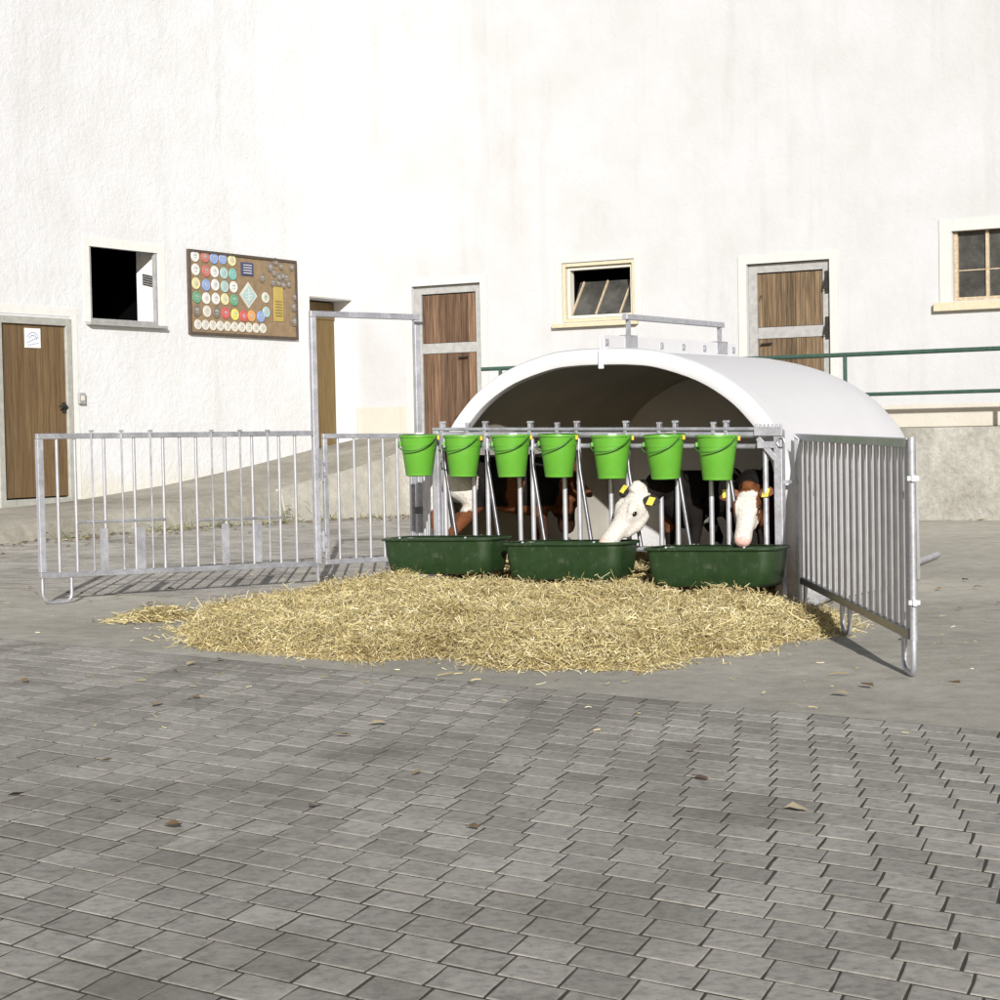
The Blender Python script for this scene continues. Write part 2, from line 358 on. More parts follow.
for i in range(17):
    s=1.08+3.75*i/16; zo=interp(s,RO)+.03; b=LW(s,0,2.1); g=gz(b.x,b.y)-.05
    rows.append([LW(s,g,2.135),LW(s,zo,2.035),LW(s,zo,1.93),LW(s,g,1.93)])
mb.rings(rows); mb.build('ramp_cheek',M['cheek'],rw)

# ------------------------------------------------------------------ buildings
def wall_mesh(mp,s0,s1,z0,z1,holes,depth,nxt=None):
    """outer skin with rectangular openings and their reveals (one mesh)"""
    ss=sorted({s0,s1,*[h[0] for h in holes],*[h[1] for h in holes]}); zs=sorted({z0,z1,*[h[2] for h in holes],*[h[3] for h in holes]})
    mb=MB()
    for a,b in zip(ss,ss[1:]):
        for c,d in zip(zs,zs[1:]):
            m=((a+b)/2,(c+d)/2)
            if any(h[0]<m[0]<h[1] and h[2]<m[1]<h[3] for h in holes): continue
            mb.add([mp(a,c),mp(b,c),mp(b,d),mp(a,d)],[(0,1,2,3)])
    for h in holes:
        a,b,c,d=h[:4]; q=-(h[4] if len(h)>4 else depth)
        for p0,p1 in (((a,c),(b,c)),((b,c),(b,d)),((b,d),(a,d)),((a,d),(a,c))):
            mb.add([mp(*p0),mp(*p1),mp(*p1,q),mp(*p0,q)],[(0,1,2,3)])
    # rear and side closing faces far inside so that the mass is closed
    D=-7
    mb.add([mp(s0,z0),mp(s0,z1),mp(s0,z1,D),mp(s0,z0,D)],[(0,1,2,3)]); mb.add([mp(s1,z0),mp(s1,z1),mp(s1,z1,D),mp(s1,z0,D)],[(0,1,2,3)])
    mb.add([mp(s0,z0,D),mp(s1,z0,D),mp(s1,z1,D),mp(s0,z1,D)],[(0,1,2,3)])
    bm=bmesh.new(); vs=[bm.verts.new(p) for p in mb.v]
    for f in mb.f: bm.faces.new([vs[i] for i in f])
    bmesh.ops.remove_doubles(bm,verts=bm.verts,dist=.0005); 
    mb2=MB(); bm.verts.index_update(); mb2.v=[v.co.copy() for v in bm.verts]; mb2.f=[tuple(v.index for v in f.verts) for f in bm.faces]; bm.free(); return mb2
def slab(mp,s0,s1,z0,z1,d0,d1):
    return MB().hexa([mp(s0,z0,d0),mp(s1,z0,d0),mp(s1,z0,d1),mp(s0,z0,d1),mp(s0,z1,d0),mp(s1,z1,d0),mp(s1,z1,d1),mp(s0,z1,d1)])
def slabs(mp,lst):
    mb=MB()
    for l in lst:
        q=slab(mp,*l); mb.add(q.v,q.f)
    return mb
def frame4(mp,s0,s1,z0,z1,w,d0,d1,bottom=True):
    l=[(s0,s0+w,z0,z1,d0,d1),(s1-w,s1,z0,z1,d0,d1),(s0+w,s1-w,z1-w,z1,d0,d1)]
    if bottom: l.append((s0+w,s1-w,z0,z0+w,d0,d1))
    return slabs(mp,l)
HT=10.2
# left barn
lb=thing('barn','white plastered barn on the left with the brown plank door and open black window','barn',LW(4,0))
holes=[(4.95,6.38,2.93,4.02,.40),(.10,1.29,1.10,3.53,.42),(6.78,8.15,.40,2.94,.08)]
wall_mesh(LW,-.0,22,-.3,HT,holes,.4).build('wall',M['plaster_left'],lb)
slab(LW,-.0,22.4,HT+.003,HT+.25,-7,.5).build('roof',M['frame_grey'],lb)
d=slab(LW,6.88,8.06,.56,2.85,-.06,-.015).build('door',M['door_left'],lb,bevel=.004)
frame4(LW,6.775,8.165,.44,2.952,.1,-.075,.022).build('door_frame',M['frame_grey'],d,bevel=.006)
h=MB(); h.obb(LW(6.93,1.75,-.005),DL*.03,NL*.008,V((0,0,.07))); h.tube([LW(6.93,1.77,-.01),LW(6.93,1.77,.05),LW(7.08,1.765,.055)],.014,8); h.build('handle',M['iron'],d)
slab(LW,6.7,8.25,.36,.425,-.02,.10).build('doorstep',M['ramp'],lb)
w=slabs(LW,[(4.85,6.47,2.885,2.925,-.40,.085)]).build('window_sill',M['frame_stone'],lb,bevel=.005)
wf=frame4(LW,4.953,6.377,2.933,4.017,.05,-.06,-.005).build('window_frame',M['frame_stone'],lb,bevel=.004)
# box behind the open window, painted near black as the unlit interior's shade
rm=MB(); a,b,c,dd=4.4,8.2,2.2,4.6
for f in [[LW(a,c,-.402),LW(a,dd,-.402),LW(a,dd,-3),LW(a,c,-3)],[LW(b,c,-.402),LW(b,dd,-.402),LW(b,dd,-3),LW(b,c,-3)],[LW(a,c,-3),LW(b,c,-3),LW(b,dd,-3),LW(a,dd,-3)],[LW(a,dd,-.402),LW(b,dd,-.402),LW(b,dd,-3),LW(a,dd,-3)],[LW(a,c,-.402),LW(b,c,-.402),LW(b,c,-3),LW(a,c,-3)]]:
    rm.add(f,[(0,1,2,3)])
rm.build('shade_box',M['dark'],lb)
# ventilation grate fixed on the lit reveal of the open window
gm=MB()
for i in range(5): gm.bar(LW(4.957,3.50+.035*i,-.10),LW(4.957,3.54+.035*i,-.27),.012,.012,side=DL)
for i in range(6): gm.bar(LW(4.957,3.49+.008*i,-.10-.034*i),LW(4.957,3.65+.008*i,-.10-.034*i),.012,.012,side=DL)
gm.build('vent_grate',M['iron'],lb)
sd=slab(LW,.12,1.27,1.12,3.50,-.40,-.36).build('side_door',M['door_side'],lb)
slabs(LW,[(.12,1.27,3.22,3.27,-.36,-.345)]).build('door_rail',M['door_side'],sd)
frame4(LW,.05,1.36,1.10,3.60,.055,.001,.012,False).build('door_border',M['border_left'],sd)
frame4(LW,6.65,8.3,.5,3.1,.12,.001,.008,False).build('door_border',M['border_left'],d)
frame4(LW,4.80,6.5,2.927,4.10,.13,.001,.008,False).build('window_border',M['border_left'],wf)
# rear stable
rb=thing('stable','long white plastered stable across the rear with two plank stable doors and small windows','stable',BW(6,0))
holes=[(1.13,2.43,1.20,3.70,.16),(3.92,5.18,2.985,3.90,.22),(7.02,8.31,1.20,3.71,.16),(10.11,11.35,3.00,4.02,.18)]
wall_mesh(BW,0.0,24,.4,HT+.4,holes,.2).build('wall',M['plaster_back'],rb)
slab(BW,-.4,24.4,HT+.403,HT+.65,-7,.5).build('roof',M['frame_grey'],rb)
slabs(BW,[(.003,1.0,1.256,1.755,.0,.03),(2.56,6.88,1.256,1.70,.0,.03),(8.45,24,1.256,1.575,.0,.03)]).build('plinth',M['plinth'],rb,bevel=.008)
def stable_door(s0,s1,mat,hand,gap):
    w=.13; z0,z1=1.256,3.70
    fr=frame4(BW,s0+.003,s1-.003,z0,z1-.003,w,-.155,-.06,False).build('door_frame',M['frame_stone'],rb,bevel=.006)
    up=slab(BW,s0+w+.01,s1-w-.01,2.77,z1-w-.02,-.13,-.085).build('upper_door',mat,rb,bevel=.004)
    md=slab(BW,s0+w+.004,s1-w-.004,2.60,2.765,-.135,-.07).build('cross_rail',M['frame_stone'],rb,bevel=.006)
    lo=slab(BW,s0+w+.01,s1-w-.01,1.28,2.595,-.13,-.085).build('lower_door',mat,rb,bevel=.004)
    frame4(BW,s0-.13,s1+.13,1.256,z1+.13,.128,.001,.022,False).build('door_border',M['border'],fr)
    for zz in hand:
        ir=MB(); ir.obb(BW(s1-w*.5,zz,-.045),DB*.022,NB*.014,V((0,0,.16))); ir.tube([BW(s1-w*.5,zz-.1,-.03),BW(s1-w*.5-.03,zz-.1,.01),BW(s1-w*.5,zz+.05,.02)],.012,6); ir.build('hinge',M['iron'],fr)
    hb=MB(); hb.tube([BW(gap,2.52,-.07),BW(gap,2.52,-.03),BW(gap+.17,2.53,-.03)],.014,6); hb.build('latch',M['iron'],lo)
stable_door(1.13,2.43,M['door_mid'],[],1.98)
stable_door(7.02,8.31,M['door_right'],[3.38,2.72],7.22)
# middle window: cream frame, pane tilted inwards, leaning bars
wf=frame4(BW,3.923,5.177,2.988,3.897,.05,-.21,.0).build('window_frame',M['win_cream'],rb,bevel=.004)
frame4(BW,3.98,5.12,3.045,3.84,.045,-.20,-.06).build('inner_frame',M['win_white'],wf,bevel=.003)
sl=slabs(BW,[(3.77,5.24,2.905,2.975,-.1,.10)]).build('window_sill',M['win_cream'],rb,bevel=.006)
frame4(BW,3.80,5.30,2.978,4.03,.12,.001,.02,False).build('window_border',M['border'],wf)
p=MB(); p.hexa([BW(4.03,3.095,-.10),BW(5.07,3.095,-.10),BW(5.07,3.095,-.11),BW(4.03,3.095,-.11),BW(4.03,3.63,-.40),BW(5.07,3.63,-.40),BW(5.07,3.63,-.41),BW(4.03,3.63,-.41)])
pn=p.build('pane',M['glass'],wf)
gb=MB()
for i in range(3):
    x=4.06+.42*i; gb.bar(BW(x-.02,3.095,-.085),BW(x+.05,3.63,-.385),.035,.02,side=DB)
gb.build('glazing_bars',M['win_wood'],wf)
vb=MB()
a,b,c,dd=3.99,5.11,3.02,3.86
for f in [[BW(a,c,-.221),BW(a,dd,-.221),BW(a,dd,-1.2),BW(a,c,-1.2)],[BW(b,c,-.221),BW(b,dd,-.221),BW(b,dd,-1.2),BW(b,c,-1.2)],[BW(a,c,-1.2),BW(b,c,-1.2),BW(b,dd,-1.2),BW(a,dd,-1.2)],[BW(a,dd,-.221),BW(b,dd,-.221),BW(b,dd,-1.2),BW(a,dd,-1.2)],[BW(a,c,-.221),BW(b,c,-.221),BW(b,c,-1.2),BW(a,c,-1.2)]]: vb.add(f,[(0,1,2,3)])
vb.build('shade_box',M['dark'],wf)  # near-black box painted as the shade behind the tilted pane
# right window
wf=frame4(BW,10.113,11.347,3.003,4.017,.05,-.175,-.07).build('window_frame',M['win_wood'],rb,bevel=.004)
slab(BW,10.165,11.295,3.055,3.965,-.14,-.125).build('pane',M['glass'],wf)
slabs(BW,[(10.555,10.60,3.055,3.965,-.122,-.085),(10.92,10.96,3.055,3.965,-.122,-.085),(10.165,10.553,3.42,3.435,-.122,-.11),(10.602,10.918,3.42,3.435,-.122,-.11)]).build('glazing_bars',M['win_wood'],wf)
slab(BW,9.86,11.6,2.865,2.985,-.15,.10).build('window_sill',M['win_cream'],rb,bevel=.008)
frame4(BW,9.93,11.53,2.99,4.14,.17,.001,.02,False).build('window_border',M['border'],wf)

# handrail on the walkway edge
hr=thing('handrail','dark green tubular handrail with two rails along the raised walkway','railing',BW(3.1,1.25,1.78))
MB().tube([BW(3.50,2.245,1.78),BW(9,2.245,1.78),BW(22,2.275,1.78)],.031,10).build('top_rail',M['rail_green'],hr,smooth=True)
MB().tube([BW(3.82,1.705,1.78),BW(22,1.715,1.78)],.026,10).build('lower_rail',M['rail_green'],hr,smooth=True)
for t in (3.82,6.5,9.18,11.86,14.5,17.2,20): MB().tube([BW(t,1.25,1.78),BW(t,2.23,1.78)],.028,8).build('post',M['rail_green'],hr,smooth=True)

# electric box on the left wall, door notice
eb=thing('switch_box','small grey switch box on the white wall beside the plank door','switch',LW(6.6,1.87))
slab(LW,6.56,6.68,1.80,1.95,0,.05).build('housing',M['frame_stone'],eb,bevel=.006)
slab(LW,6.59,6.65,1.84,1.91,.05,.062).build('cover',M['win_white'],eb,bevel=.003)
ds=thing('door_notice','square white notice with pale blue lettering on the brown plank door','sign',LW(7.48,2.67,0))
slab(LW,7.34,7.63,2.54,2.80,-.014,-.002).build('notice_board',M['paint_white'],ds,bevel=.003)
M['ink']=simple('pale_blue_ink',(.30,.36,.55),.6,0,.2,30)
m=MB()
for k in range(2):
    for i in range(12):
        a0=math.radians(25+130*i/12); a1=math.radians(25+130*(i+.7)/12); r=.115-.035*k
        m.bar(LW(7.485-r*math.cos(a0),2.62+r*math.sin(a0)*1.1,0),LW(7.485-r*math.cos(a1),2.62+r*math.sin(a1)*1.1,0),.012,.004,side=NL)
for i in range(6): m.bar(LW(7.60-.035*i,2.61+.012*i,0),LW(7.58-.035*i,2.615+.012*i,0),.018,.004,side=NL)
for i in range(6): m.bar(LW(7.58-.035*i,2.575+.006*i,0),LW(7.56-.035*i,2.577+.006*i,0),.013,.004,side=NL)
m.build('lettering',M['ink'],ds)

# notice board with award plaques
nb_=thing('notice_board','large brown framed board of round award plaques hung on the white barn wall','board',LW(2.98,3.45))
M['board']=simple('board_brown',(.25,.175,.10),.7,0,.22,9,.2); M['board_frame']=simple('board_frame',(.075,.055,.04),.6,0,.2,12)
slab(LW,1.70,4.27,2.87,4.04,.002,.03).build('panel',M['board'],nb_)
frame4(LW,1.665,4.31,2.83,4.08,.04,.001,.05).build('frame',M['board_frame'],nb_,bevel=.004)
def bpos(x,y):   # position on the board from its measured drawing (0..1 across, 0..1 down)
    u=(x-57)/828; yt=38+84*u; yb=685+43*u; v=(y-yt)/(yb-yt); return 4.30-2.63*u, 4.08-1.25*v
PC={'w':(.74,.74,.72),'r':(.50,.11,.08),'R':(.60,.05,.05),'b':(.22,.34,.66),'y':(.72,.66,.35),'Y':(.75,.68,.12),'c':(.36,.55,.54),'t':(.14,.46,.43),'g':(.07,.34,.18),'o':(.72,.32,.06),'n':(.16,.12,.08),'p':(.66,.63,.55)}
PM={k:simple('plaque_'+k,[.8*q+.2*.28 for q in c],.5,0,.06,20) for k,c in PC.items()}
PM['core']=simple('plaque_ink',(.42,.43,.44),.5,0,.3,40)
PK={}
def plaque(x,y,c,r=.088,ring=None):
    s,z=bpos(x,y); ctr=LW(s,z,.031)
    m=MB(); n=20
    for k,(rr,h) in enumerate(((r,0),(r,.010),(r*.9,.014))): pass
    rs=[[ctr+DL*rr*math.cos(2*math.pi*i/n)+V((0,0,rr*math.sin(2*math.pi*i/n)))+NL*h for i in range(n)] for rr,h in ((r,0),(r,.012),(r*.90,.017),(r*.84,.013))]
    m.rings(rs,cap0=False); o=m.build('plaque',PM[c],nb_)
    e=MB(); j=random.random()
    c2=ctr+NL*.0155
    pts=[]
    e.bar(c2-DL*r*.45+V((0,0,r*(.3-j*.3))),c2+DL*r*.45+V((0,0,r*(.2-j*.3))),r*.16,.004,side=NL)
    e.bar(c2-DL*r*.3-V((0,0,r*.25)),c2+DL*r*.3-V((0,0,r*.28)),r*.12,.004,side=NL)
    e.tube([c2+DL*r*.3*math.cos(a)+V((0,0,r*.1+r*.3*math.sin(a))) for a in np.linspace(.3,2.8+j,7)],r*.06,4)
    e.build('emblem',PM[ring or 'core'],o)
for x,y,c in [(102,92,'w'),(175,97,'r'),(240,107,'b'),(305,110,'b'),(375,122,'y'),(104,195,'w'),(180,205,'r'),(243,210,'w'),(312,220,'c'),(378,228,'t'),(105,300,'y'),(178,312,'b'),(245,310,'w'),(315,322,'c'),(383,325,'w'),(108,405,'g'),(177,412,'w'),(247,415,'w'),(315,418,'y'),(385,425,'g'),(108,505,'n'),(180,512,'p'),(250,518,'n'),(318,525,'R'),(388,535,'Y'),(455,545,'R'),(515,545,'o'),(588,550,'b')]:
    plaque(x,y,c)
for i in range(10): plaque(112+54.5*i,612+3.2*i,'p',.078)
plaque(628,405,'p',.085,'g'); plaque(632,515,'c',.085)
plaque(605,255,'n',.07); plaque(672,170,'n',.08); plaque(740,250,'n',.075); plaque(800,255,'n',.075); plaque(855,475,'n',.08); plaque(858,585,'n',.085); [plaque(x_,y_,'n',.062) for x_,y_ in ((760,165),(715,130),(700,215),(770,235),(820,300),(845,170),(868,400),(690,290),(735,292),(775,305))]
s,z=bpos(490,188); q=slab(LW,s-.15,s+.15,z-.10,z+.10,.03,.045).build('name_plate',simple('plate_navy',(.04,.05,.13),.5),nb_,bevel=.004)
slabs(LW,[(s-.10,s+.10,z+.055-.04*i,z+.067-.04*i,.045,.049) for i in range(4)]).build('lettering',PM['w'],q)
s,z=bpos(495,388); m=MB()
for rx,rz,d0,d1,nm,mt in ((.215,.20,.03,.042,'diamond_plaque','p'),(.165,.155,.042,.048,'diamond_inlay','c')):
    m=MB(); m.rings([[LW(s+rx,z,dd_),LW(s,z+rz,dd_),LW(s-rx,z,dd_),LW(s,z-rz,dd_)] for dd_ in (d0,d1)]); o=m.build(nm,PM[mt],nb_ if nm=='diamond_plaque' else o)
m=MB(); 
for k in range(3): m.bar(LW(s+.07,z+.03-.05*k,.05),LW(s-.07,z+.05-.05*k,.05),.012,.004,side=NL)
m.bar(LW(s,z-.09,.05),LW(s,z+.1,.05),.012,.004,side=NL); m.build('emblem',PM['w'],o)
s,z=bpos(732,450); q=slab(LW,s-.12,s+.12,z-.28,z+.26,.03,.042).build('gold_plate',simple('plate_gold',(.50,.38,.10),.4,.3),nb_,bevel=.004)
slabs(LW,[(s-.09,s+.09,z-.2+.045*i,z-.19+.045*i,.042,.045) for i in range(6)]).build('lettering',M['board_frame'],q)

# ------------------------------------------------------------------ hurdles, gate, panels
def line_frame(P0,P1):
    P0,P1=V((*P0,0)),V((*P1,0)); d=(P1-P0).normalized()
    return lambda s,z,o=0: P0+d*s+V((d.y,-d.x,0))*o+V((0,0,z+gz(P0.x+d.x*s,P0.y+d.y*s))), d, (P1-P0).length
H,hd,hl=line_frame((-3.5,14.46),(-1.56,16.14)); hn=V((hd.y,-hd.x,0))
ht=thing('hurdle','wide galvanised hurdle panel with vertical bars standing free on the left','fence',H(0,0))
MB().bar(H(-.02,1.285),H(2.55,1.30),.042,.042).build('top_rail',M['galv'],ht,bevel=.004)
MB().bar(H(-.02,.225),H(2.55,.19),.042,.042).build('bottom_rail',M['galv'],ht,bevel=.004)
MB().bar(H(.003,.247),H(.003,1.263),.046,.05,side=hd).build('end_post',M['zinc_flat'],ht,bevel=.004)
for s in (.149,.302,.553,.818,1.081,1.237,1.387,1.663,1.926,2.194,2.356):
    MB().tube([H(s,.245-.0136*s),H(s,1.265+.006*s)],.0125,10).build('bar',M['galv_bar'],ht,smooth=True)
for s in (.431,.693,.953,1.519,1.793,2.064):
    b=MB().tube([H(s,.235,.03),H(s,1.32,.03)],.0075,8).build('slide_rod',M['galv'],ht,smooth=True)
    MB().obb(H(s,1.325,.03),hd*.016,hn*.012,V((0,0,.007))).build('knob',M['galv'],b)
for a,b,z in ((.302,1.081,.62),(1.387,2.194,.60)):
    MB().tube([H(a,z,.014),H(b,z,.014)],.011,8).build('cross_bar',M['galv'],ht,smooth=True)
for s in (.525,.855,1.637,1.955): MB().obb(H(s,.40,.02),hd*.034,hn*.003,V((0,0,.165))).build('stop_plate',M['zinc_flat'],ht)
pts=[H(.0,.21),H(.0,.09)]+[H(.07-.07*math.cos(a),.085-.07*math.sin(a)) for a in np.linspace(.2,1.57,6)]+[H(.16,.016)]+[H(.19+.055*math.sin(a),.071-.055*math.cos(a)) for a in np.linspace(.2,1.57,6)]+[H(.246,.21)]
MB().tube(pts,.0145,10).build('foot',M['galv'],ht,smooth=True)
MB().tube([H(2.565,0.0),H(2.565,.19)],.012,8).build('peg',M['galv'],ht,smooth=True)
# tall gate with frame
G,gd,gl=line_frame((-1.56,16.14),(-.69,16.70)); gn=V((gd.y,-gd.x,0))
gt=thing('gate','narrow galvanised gate inside a tall square portal frame between hurdle and feed front','gate',G(0,0))
MB().bar(G(0,.19),G(0,2.285),.052,.052,side=gd).build('post',M['zinc_flat'],gt,bevel=.005)
MB().bar(G(1.015,.02),G(1.015,2.285),.052,.052,side=gd).build('post',M['zinc_flat'],gt,bevel=.005)
MB().bar(G(-.026,2.311),G(1.041,2.311),.05,.05).build('header_beam',M['galv'],gt,bevel=.005)
lf=MB(); lf.bar(G(.07,1.275),G(.96,1.275),.04,.04); lf.bar(G(.07,.20),G(.96,.20),.04,.04); lf.bar(G(.09,.222),G(.09,1.253),.036,.04,side=gd); lf.bar(G(.945,.222),G(.945,1.253),.036,.04,side=gd)
lf=lf.build('gate_leaf',M['galv'],gt,bevel=.004)
for s in (.216,.372,.519,.657,.797): MB().tube([G(s,.222),G(s,1.255)],.0125,10).build('bar',M['galv_bar'],lf,smooth=True)
for z in (.35,.95):
    MB().tube([G(.045,z-.06,.03),G(.045,z+.12,.03)],.014,8).build('hinge_pin',M['galv'],gt); MB().obb(G(.045,z,.02),gd*.04,gn*.012,V((0,0,.02))).build('hinge',M['galv'],gt); MB().obb(G(.045,z+.09,.02),gd*.03,gn*.014,V((0,0,.012))).build('hinge',M['galv'],gt)
MB().obb(G(.99,.62,.03),gd*.04,gn*.012,V((0,0,.03))).build('latch',M['galv_dark'],gt); MB().tube([G(.98,2.26,.03),G(1.06,2.255,.05)],.012,6).build('hook',M['galv_dark'],gt)
# side hurdle between gate post and the feed front
sh0=FR(2.98,0,0); SHf,sd_,sl_=line_frame((sh0.x,sh0.y),(-.66,16.62))
st=thing('side_hurdle','short galvanised side hurdle joining the gate post to the left end of the feed front','fence',SHf(0,0))
MB().bar(SHf(0.04,1.27),SHf(sl_,1.27),.04,.04).build('top_rail',M['galv'],st,bevel=.004)
MB().bar(SHf(0.04,.22),SHf(sl_,.22),.04,.04).build('bottom_rail',M['galv'],st,bevel=.004)
for i in range(7):
    s=.06+(sl_-.1)*i/6; MB().tube([SHf(s,.24),SHf(s,1.255)],.014 if 0<i<6 else .02,10).build('bar',M['galv_bar'],st,smooth=True)
# right panel
Pn,pd,pl=line_frame((2.21,14.0),(2.155,9.93)); pn=V((pd.y,-pd.x,0))
rt=thing('fence_panel','galvanised fence panel of close vertical bars running towards the viewer at the right','fence',Pn(0,0))
MB().bar(Pn(-.08,1.255),Pn(4.03,1.235),.045,.05).build('top_rail',M['galv'],rt,bevel=.004)
MB().bar(Pn(-.08,.205),Pn(4.03,.225),.045,.05).build('bottom_rail',M['galv_dark'],rt,bevel=.004)
for s in [-.06,.096,.33,.56,.80,1.04,1.28,1.52,1.76,1.99,2.22,2.44,2.66,2.87,3.07,3.26,3.44,3.62,3.79,3.955]:
    MB().tube([Pn(s,.23),Pn(s,1.23)],.0165,10).build('bar',M['galv_bar'],rt,smooth=True)
MB().tube([Pn(4.075,.20),Pn(4.075,1.265)],.021,14).build('end_post',M['galv_post'],rt,smooth=True)
for z in (.40,1.05):
    m=MB(); m.obb(Pn(4.075,z),pd*.027,pn*.030,V((0,0,.012))); m.obb(Pn(4.10,z,.0),pd*.018,pn*.010,V((0,0,.016))); m.build('hinge',M['galv'],rt); MB().tube([Pn(3.955,z+.12),Pn(4.06,z+.12)],.011,6).build('hinge_pin',M['galv'],rt)
def ufoot(s0,s1,zt,name='foot'):
    c=(s1-s0)/2*.55
    pts=[Pn(s0,zt)]+[Pn(s0+c-c*math.cos(a),.016+c-c*math.sin(a)) for a in np.linspace(0,1.57,5)]+[Pn(s1-c+c*math.sin(a),.016+c-c*math.cos(a)) for a in np.linspace(0,1.57,5)]+[Pn(s1,zt)]
    MB().tube(pts,.0165,10).build(name,M['galv'],rt,smooth=True)
ufoot(-.05,.22,.19); ufoot(1.83,2.10,.20); ufoot(3.82,4.075,.21)

# ------------------------------------------------------------------ calf hut
HC=1.51; HO=-.15; HLEN=2.85
PROF=[(0,1.92),(.25,1.915),(.5,1.885),(.85,1.775),(1.12,1.62),(1.3,1.455),(1.44,1.27),(1.53,1.0),(1.575,.6),(1.585,0.0)]
def cat(ps,n):
    out=[]
    for i in range(len(ps)-1):
        p0=ps[max(i-1,0)] if i>0 else (-ps[1][0],ps[1][1]); p1,p2=ps[i],ps[i+1]; p3=ps[min(i+2,len(ps)-1)]
        for k in range(n):
            t=k/n; out.append(tuple(.5*((2*b)+(c-a)*t+(2*a-5*b+4*c-d)*t*t+(-a+3*b-3*c+d)*t**3) for a,b,c,d in zip(p0,p1,p2,p3)))
    out.append(ps[-1]); return out
half=cat(PROF,4); arch=[(-x,z) for x,z in reversed(half)][:-1]+half           # from x=-1.585 to +1.585
def archpts(o,inset=0,zoff=0):
    cx=[]; n=len(arch)
    for i,(x,z) in enumerate(arch):
        a=arch[max(i-1,0)]; b=arch[min(i+1,n-1)]; tx,tz=b[0]-a[0],b[1]-a[1]; l=math.hypot(tx,tz); nx,nz=-tz/l,tx/l   # outward normal
        cx.append(FR(HC+x+nx*-inset,o,max(z+nz*-inset,0)+zoff))
    return cx
hut=thing('calf_hut','white arched plastic calf hut with open front, raised seam flange and steel lifting bar','calf hut',FR(HC,HO-1.2,0))
m=MB(); L_=[]
for o,ins in ((HO-.06,0),(HO-.8,0),(HO-1.6,0),(HO-2.2,.0),(HO-HLEN+.25,.02),(HO-HLEN+.05,.05),(HO-HLEN,.12)): L_.append(archpts(o,ins))
m.rings(L_,close=False,cap0=False,cap1=False); m.f.append(tuple(range(len(m.v)-len(arch),len(m.v))))
m.build('shell',M['hut'],hut,smooth=True)
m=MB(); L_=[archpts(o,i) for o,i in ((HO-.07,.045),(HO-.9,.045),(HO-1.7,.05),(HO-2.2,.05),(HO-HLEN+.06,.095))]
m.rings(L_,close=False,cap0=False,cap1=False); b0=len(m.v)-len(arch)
m.build('inner_shade_skin',M['hut_in_shade'],hut,smooth=True)  # inner face of the white shell, with its shade painted in
m=MB(); m.v=archpts(HO-HLEN+.06,.094); m.f=[tuple(range(len(m.v)))]; m.build('rear_wall',M['hut'],hut)
# front rim: flange facing forward, with a rounded outer bead
m=MB(); R_=[]
prof=[(-.06,0),(-.06,-.018),(-.01,-.022),(.015,-.01),(.02,.01),(.02,.085),(.012,.105),(-.02,.112),(-.06,.112)]
for o,ins in prof: R_.append(archpts(HO+o,ins))
m.rings(R_,close=False,cap0=False,cap1=False); m.build('front_rim',M['hut'],hut,smooth=True)
# seam flange with bolts
m=MB()
for sgn in (1,-1):
    m.hexa([FR(HC+sgn*.003,HO+.03,1.905),FR(HC+sgn*.022,HO+.03,1.905),FR(HC+sgn*.022,HO-2.38,1.905),FR(HC+sgn*.003,HO-2.38,1.905),FR(HC+sgn*.003,HO+.03,2.045),FR(HC+sgn*.022,HO+.03,2.045),FR(HC+sgn*.022,HO-2.38,2.045),FR(HC+sgn*.003,HO-2.38,2.045)])
fl=m.build('seam_flange',M['hut'],hut,bevel=.006)
m=MB(); m.hexa([FR(HC+a,HO+b,z) for z in (1.78,1.93) for a,b in ((-.02,.022),(.02,.022),(.02,.05),(-.02,.05))]); m.build('seam_strap',M['hut'],hut,bevel=.006)
for k in (.02,.95,1.35,1.75,2.33):
    m=MB(); m.tube([FR(HC-.035,HO-k,1.985),FR(HC+.035,HO-k,1.985)],.017,6); m.obb(FR(HC,HO-k,1.985),U*.026,NF*.028,V((0,0,.028))); m.build('bolt',M['galv'],fl)
lb_=MB(); lb_.bar(FR(HC,HO-.36,2.20),FR(HC,HO-2.16,2.20),.05,.045); lb_=lb_.build('lifting_bar',M['galv'],hut,bevel=.005)
for k in (.42,2.10):
    m=MB(); m.bar(FR(HC,HO-k,2.045),FR(HC,HO-k,2.177),.035,.02,side=NF); m.obb(FR(HC-.026,HO-k,2.00),U*.004,NF*.10,V((0,0,.05))); m.obb(FR(HC+.026,HO-k,2.00),U*.004,NF*.10,V((0,0,.05))); m.obb(FR(HC,HO-k,2.05),U*.03,NF*.10,V((0,0,.005))); m.build('bracket',M['galv'],lb_)
MB().tube([V((2.3,13.92,.01)),V((4.34,18.85,-.0))],.03,10).build('ground_skid',M['galv'],hut,smooth=True)
MB().obb(FR(.58,HO-1.6,1.52),U*.01,NF*.02,V((0,0,.02))).build('screw',M['iron'],hut)

# ------------------------------------------------------------------ feed front
ff=thing('feed_barrier','galvanised steel feed barrier with seven head gates across the open hut front','feed barrier',FR(1.5,0,0))
def fbar(name,pts,r,mat='galv',n=10,par=None): return MB().tube([FR(*p) for p in pts],r,n).build(name,M[mat],par or ff,smooth=True)
fbar('top_rail',[(3.0,.02,1.315),(-.05,.02,1.315)],.014)
fbar('top_rail',[(3.0,.0,1.272),(-.05,.0,1.272)],.024)
fbar('middle_rail',[(3.0,-.045,1.185),(-.02,-.045,1.185)],.02)
fbar('bottom_rail',[(3.0,-.03,.40),(-.02,-.03,.40)],.024)
MB().bar(FR(-.02,0,0),FR(-.02,0,1.31),.065,.065,side=U).build('post',M['zinc_flat'],ff,bevel=.005)
MB().bar(FR(2.98,0,0),FR(2.98,0,1.31),.05,.05,side=U).build('post',M['zinc_flat'],ff,bevel=.005)
